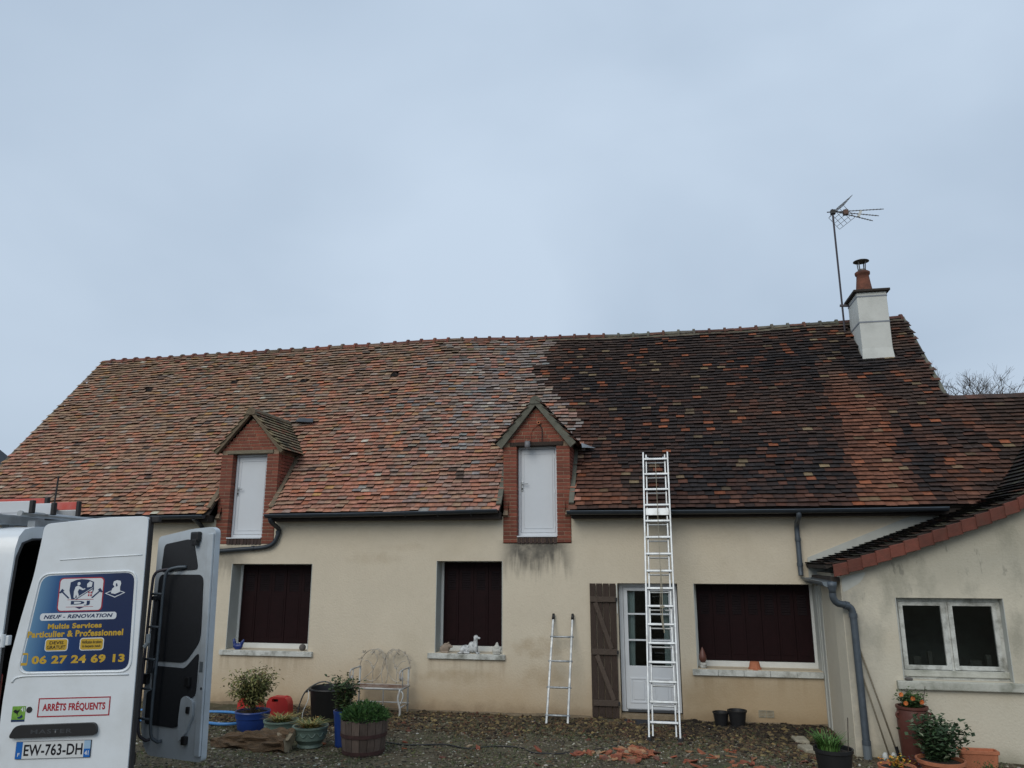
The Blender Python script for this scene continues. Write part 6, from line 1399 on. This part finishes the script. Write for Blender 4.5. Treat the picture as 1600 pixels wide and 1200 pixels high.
dog = fused('dog_ornament', [((-0.10, 0, 0.075), (0.11, 0.06, 0.075)), ((-0.15, -0.02, 0.06), (0.065, 0.07, 0.06)), ((0.02, 0, 0.11), (0.075, 0.058, 0.10), -0.3), ((0.075, 0, 0.19), (0.04, 0.042, 0.09), 0.2), ((0.085, 0, 0.275), (0.045, 0.042, 0.045)), ((0.135, 0, 0.262), (0.032, 0.024, 0.022)), ((0.075, 0.04, 0.255), (0.022, 0.014, 0.045)), ((0.075, -0.04, 0.255), (0.022, 0.014, 0.045)), ((0.10, -0.03, 0.08), (0.022, 0.022, 0.085)), ((0.10, 0.03, 0.08), (0.022, 0.022, 0.085)), ((0.12, -0.03, 0.012), (0.04, 0.022, 0.014)), ((0.12, 0.03, 0.012), (0.04, 0.022, 0.014)), ((-0.19, -0.06, 0.015), (0.06, 0.018, 0.015)), ((-0.07, -0.06, 0.02), (0.06, 0.022, 0.022)), ((0.09, 0, 0.12), (0.03, 0.045, 0.10))], 'dog', 'white dog figurine with black spots lying on the middle window sill', 'ornament', (-3.41, YF+0.02, S2Z), 0.007)
fused('hen_ornament', [((0, 0, 0.05), (0.085, 0.055, 0.052)), ((0.0, 0, 0.11), (0.055, 0.042, 0.06)), ((0.005, 0, 0.165), (0.026, 0.024, 0.04)), ((-0.045, 0, 0.07), (0.045, 0.04, 0.05)), ((0.06, 0, 0.085), (0.03, 0.03, 0.05), 0.4), ((0.0, 0, 0.012), (0.085, 0.06, 0.015))], 'white_ornament', 'pale conical hen ornament at the right end of the middle window sill', 'ornament', (-2.945, YF+0.02, S2Z))
t = thing('lantern_ornament', 'brown teardrop lantern on a white stone foot on the wide window sill', 'ornament', (0.60, YF+0.03, S3Z)); c = t.location
b = MB(); b.lathe([(0.001, 0.10), (0.035, 0.105), (0.062, 0.15), (0.060, 0.21), (0.035, 0.28), (0.012, 0.335), (0.001, 0.35)], c, 20, close=False); b.build('lantern', 'copper', t, smooth=True)
bm = bmesh.new(); ellipsoid(bm, (0, 0, 0.035), (0.055, 0.045, 0.038)); ellipsoid(bm, (0.02, -0.01, 0.075), (0.05, 0.04, 0.033)); ellipsoid(bm, (-0.015, 0, 0.085), (0.04, 0.035, 0.03)); me = bpy.data.meshes.new('stone_foot'); bm.to_mesh(me); bm.free(); me.materials.append(MT['white_ornament']); o = bpy.data.objects.new('stone_foot', me); COL.objects.link(o); o.parent = t; r = o.modifiers.new('fuse', 'REMESH'); r.mode = 'VOXEL'; r.voxel_size = 0.008; r.use_smooth_shade = True
b = MB(); x, y = 1.44, YF+0.10; b.lathe([(0.108, 0.0), (0.108, 0.028), (0.096, 0.03), (0.075, 0.125), (0.02, 0.126), (0.02, 0.11)], (x, y, S3Z), 24, close=False); o = b.build('upturned_pot', 'terracotta', origin=(x, y, S3Z)); shade_auto(o, 30); tag(o, 'small terracotta pot upside down on the wide window sill', 'pot')
bm = bmesh.new(); ellipsoid(bm, (0, 0, 0.022), (0.055, 0.04, 0.024)); ellipsoid(bm, (0.03, 0, 0.02), (0.03, 0.03, 0.02)); me = bpy.data.meshes.new('shell'); bm.to_mesh(me); bm.free(); me.materials.append(MT['grey_stone']); o = bpy.data.objects.new('pebble_ornament', me); COL.objects.link(o); o.location = (3.37, YA-0.02, 0.856); r = o.modifiers.new('fuse', 'REMESH'); r.mode = 'VOXEL'; r.voxel_size = 0.006; r.use_smooth_shade = True; tag(o, 'small dark pebble ornament at the left end of the annex window sill', 'ornament')

# ---------------------------------------------------------------- broken roof tiles on the gravel
def shard_mesh():
    n = random.choice((4, 4, 5, 5)); w = random.uniform(0.05, 0.12); l = random.uniform(0.04, 0.10); pts = []
    for k in range(n):
        a = 2*pi*(k+random.uniform(-0.25, 0.25))/n; pts.append((w*cos(a)*random.uniform(0.7, 1.15), l*sin(a)*random.uniform(0.7, 1.15)))
    b = MB(); h = random.uniform(0.012, 0.018); b.plate(pts, [], lambda p, q: (p, q, h/2), lambda p, q: (p, q, -h/2)); return mesh_only(b, 'broken_tile', 'tile')
SH = [shard_mesh() for _ in range(16)]
SHADES = [(1, ('orange', (0.36, 0.125, 0.065))), (0.8, ('brick red', (0.30, 0.095, 0.055))), (0.5, ('pale orange', (0.40, 0.21, 0.11))), (0.3, ('brown', (0.20, 0.085, 0.058))), (0.2, ('tan', (0.38, 0.28, 0.18)))]
def shard(x, y, dz, lab, grp, sc_=1.0):
    o = bpy.data.objects.new('broken_tile', random.choice(SH)); COL.objects.link(o); o.location = (x, y, gz2(x, y)+0.012+dz); o.rotation_euler = (random.gauss(0, 0.28), random.gauss(0, 0.28), random.uniform(0, 6.28)); o.scale = (sc_, sc_, 1)
    q = random.choices([p[1] for p in SHADES], [p[0] for p in SHADES])[0]; k = random.uniform(0.62, 1.0); o.color = (q[1][0]*k, q[1][1]*k, q[1][2]*k, 1)
    return tag(o, lab.replace('COLOUR', q[0]), 'broken tile', grp)
for i in range(75):
    r = abs(random.gauss(0, 0.5)); a = random.uniform(0, 2*pi); x = -0.47+r*0.52*cos(a); y = 10.88+r*0.62*sin(a); shard(x, y, max(0, 0.06-r*0.11)*random.random()*1.4, 'COLOUR roof tile shard heaped in the debris pile before the long ladder', 'shards in the tile pile', random.uniform(0.7, 1.15))
for i in range(16): shard(-0.98+random.gauss(0, 0.16), 10.84+random.gauss(0, 0.10), 0, 'COLOUR tile shard lying just left of the debris pile', 'shards left of the tile pile', random.uniform(0.7, 1.1))
for i in range(34): shard(0.55+random.gauss(0, 0.42), 10.75+random.gauss(0, 0.42), 0, 'COLOUR tile shard scattered on the gravel right of the debris pile', 'shards right of the tile pile', random.uniform(0.45, 0.95))
for i in range(8): shard(-2.4+random.gauss(0, 1.0), 10.8+random.gauss(0, 0.4), 0, 'stray COLOUR tile shard on the gravel between barrel and debris pile', 'stray tile shards', random.uniform(0.4, 0.8))
for (x, y, w) in ((0.30, 10.30, 1.5), (-1.62, 10.0, 1.0), (-1.74, 10.85, 0.9)): shard(x, y, 0.01, {0.30: 'large bright orange tile piece at the bottom edge right of the pile', -1.62: 'single orange tile piece on bare gravel at the bottom edge', -1.74: 'single pale tile piece lying behind the bottom edge left of the pile'}[x], None, w)

# ---------------------------------------------------------------- gravel, clods and tufts (uncountable)
def scatter(name, n, region, size, pal, flat=0.6, embed=0.3, jag=0.35, dens=None):
    base = []
    bm = bmesh.new(); bmesh.ops.create_icosphere(bm, subdivisions=1, radius=1); V = [v.co.copy() for v in bm.verts]; F = [[v.index for v in f.verts] for f in bm.faces]; bm.free()
    mb = MB(); cnt = 0; tries = 0
    while cnt < n and tries < n*8:
        tries += 1; x = random.uniform(region[0], region[1]); y = random.uniform(region[2], region[3])
        if dens and random.random() > dens(x, y): continue
        s = random.uniform(*size); s *= random.uniform(0.6, 1.0); a = random.uniform(0, 6.28); ca, sa_ = cos(a), sin(a); z = gz2(x, y); ax, ay, az_ = s*random.uniform(0.8, 1.4), s*random.uniform(0.6, 1.0), s*flat*random.uniform(0.6, 1.1); vs = []
        for v in V:
            k = 1+random.uniform(-jag, jag); px_, py_ = v.x*ax*k, v.y*ay*k; vs.append((x+px_*ca-py_*sa_, y+px_*sa_+py_*ca, z+v.z*az_*k+az_*(1-2*embed)*0.5))
        mb.cur = pick(pal); mb.add(vs, F); cnt += 1
    return kind(mb.build(name, 'clump'), 'stuff')
def d_gravel(x, y): return (0.35+0.65*sstep(12.6, 11.6, y))*(0.6+0.8*max(0, nz3(x*0.8, y*0.8, 2)+0.3))
scatter('gravel', 24000, (-7.8, 4.6, 8.7, 13.4), (0.011, 0.030), [(1, (0.140, 0.122, 0.085)), (0.9, (0.078, 0.066, 0.046)), (0.5, (0.032, 0.028, 0.021)), (0.4, (0.22, 0.195, 0.145)), (0.5, (0.095, 0.096, 0.042)), (0.09, (0.40, 0.38, 0.32)), (0.3, (0.115, 0.072, 0.04))], dens=d_gravel)
def d_clod(x, y):
    edge = 12.0-0.5*sstep(-1.5, 1.5, x)+0.5*nz3(x*0.9, 3)-0.35*sstep(1.0, 2.4, x); return sstep(edge-0.45, edge+0.35, y)*(0.35+max(0, nz3(x*1.2, y*1.2, 5)+0.35))
scatter('moss_heap', 2600, (0.2, 2.45, 12.2, 13.7), (0.02, 0.06), [(1, (0.035, 0.026, 0.018)), (0.7, (0.018, 0.014, 0.011)), (0.4, (0.07, 0.055, 0.03)), (0.12, (0.15, 0.11, 0.05))], flat=0.7, jag=0.5, dens=lambda x, y: sstep(12.3, 13.3, y)*(0.3+max(0, nz3(x*1.5, y*1.5, 6)+0.4)))
scatter('moss_debris', 9500, (-7.5, 2.45, 11.0, 13.72), (0.014, 0.045), [(1, (0.060, 0.042, 0.026)), (0.9, (0.095, 0.062, 0.034)), (0.45, (0.14, 0.105, 0.05)), (0.7, (0.025, 0.019, 0.014)), (0.25, (0.21, 0.155, 0.07)), (0.2, (0.10, 0.042, 0.026))], flat=0.75, jag=0.45, dens=d_clod)
b = MB(); b.tube(bez([(x, y, gz2(x, y)+0.012) for x, y in ((-4.1, 11.05), (-3.6, 10.85), (-3.1, 10.98), (-2.7, 10.80), (-2.35, 11.02), (-2.0, 10.98), (-1.75, 10.72), (-1.2, 10.90), (-0.7, 11.55))], 6), 0.010, 6)
tag(b.build('cable', 'black', smooth=True, origin=(-2.6, 10.9, 0.0)), 'thin dark cable snaking over the gravel left of the long ladder', 'cable')
def tufts():
    mb = MB()
    for i in range(5200):
        x, y = random.uniform(-7, 4), random.uniform(8.8, 13.3)
        if random.random() > max(0, nz3(x*1.1, y*1.1, 8)+0.15)*2.2: continue
        z = gz2(x, y)
        for q in range(5):
            a = random.uniform(0, 6.28); h = random.uniform(0.015, 0.05); mb.cur = pick([(1, (0.055, 0.08, 0.03)), (0.7, (0.085, 0.095, 0.04)), (0.4, (0.12, 0.11, 0.05))]); p = Vector((x+random.gauss(0, .02), y+random.gauss(0, .02), z)); s = Vector((cos(a)*0.004, sin(a)*0.004, 0)); mb.add([p-s, p+s, p+Vector((-sin(a)*h*0.6, cos(a)*h*0.6, h))], [(0, 1, 2)])
    kind(mb.build('grass', 'leafcol'), 'stuff')
tufts()

# ---------------------------------------------------------------- beyond the house
# dark slate hipped roof of the neighbour at the left edge
nb = thing('neighbour_house', 'dark slate hipped roof of a house behind at the far left edge', 'house', (-25, 25, -0.1))
m = MB(); m.box((-36, 22.6, -0.2), (-26.2, 31, 4.0)); m.build('wall', 'annex_wall', nb)
ez, rzz = 4.0, 9.6; E0, E1 = Vector((-33.3, 22.2, ez)), Vector((-25.9, 22.2, ez)); R0, R1 = Vector((-33.3, 26.8, rzz)), Vector((-31.1, 26.8, rzz)); K0 = Vector((-25.9, 31.4, ez))
m = MB(); m.add([E0, E1, R1, R0, K0, Vector((-33.3, 31.4, ez))], [(0, 1, 2, 3), (1, 4, 2), (4, 5, 3, 2)]); nr = m.build('roof', 'slate', nb)
for k in range(34):
    t = k/34; a = E0.lerp(R0, t); b = E1.lerp(R1, t); m = MB(); dn = (E0-R0).normalized(); up_ = Vector((0, -0.77, 0.63))
    m.beam(a+up_*0.02, b+up_*0.02, 0.02, 0.19, -dn); m.build('slate_course', 'slate', nr)
m = MB(); m.tube([E1+Vector((0, 0, 0.05)), R1+Vector((0, 0, 0.08))], 0.07, 8); m.build('hip_capping', 'slate', nr)
# bare tree behind the low roof on the right
tr = thing('bare_tree', 'leafless tree showing its twigs above the low roof on the right', 'tree', (9.4, 25, -0.1)); tm, tw = MB(), MB()
tm.tube(bez([(9.4, 25, -0.2), (9.35, 25, 2), (9.5, 25, 5.5)]), [0.22-0.006*k for k in range(13)], 8)
def grow(p, d, l, r, depth):
    q = p+d*l; mid = p.lerp(q, 0.5)+rnd()*l*0.06; (tm if depth > 2 else tw).tube([p, mid, q], [r, r*0.85, r*0.7], 5 if depth > 2 else 4)
    if depth == 0: return
    for k in range(3 if depth > 1 else 4):
        nd = (d+rnd()*0.75+Vector((0, 0, 0.12))).normalized(); grow(p.lerp(q, random.uniform(0.55, 1.0)), nd, l*random.uniform(0.6, 0.82), r*0.62, depth-1)
for k in range(7): grow(Vector((9.5, 25, 5.25)), Vector((1.0*(k-3)/3+random.gauss(0, .1), random.gauss(0, .3), 0.85)).normalized(), 1.25, 0.032, 5)
tm.build('trunk', 'bark', tr); tw.build('twigs', 'bark', tr)
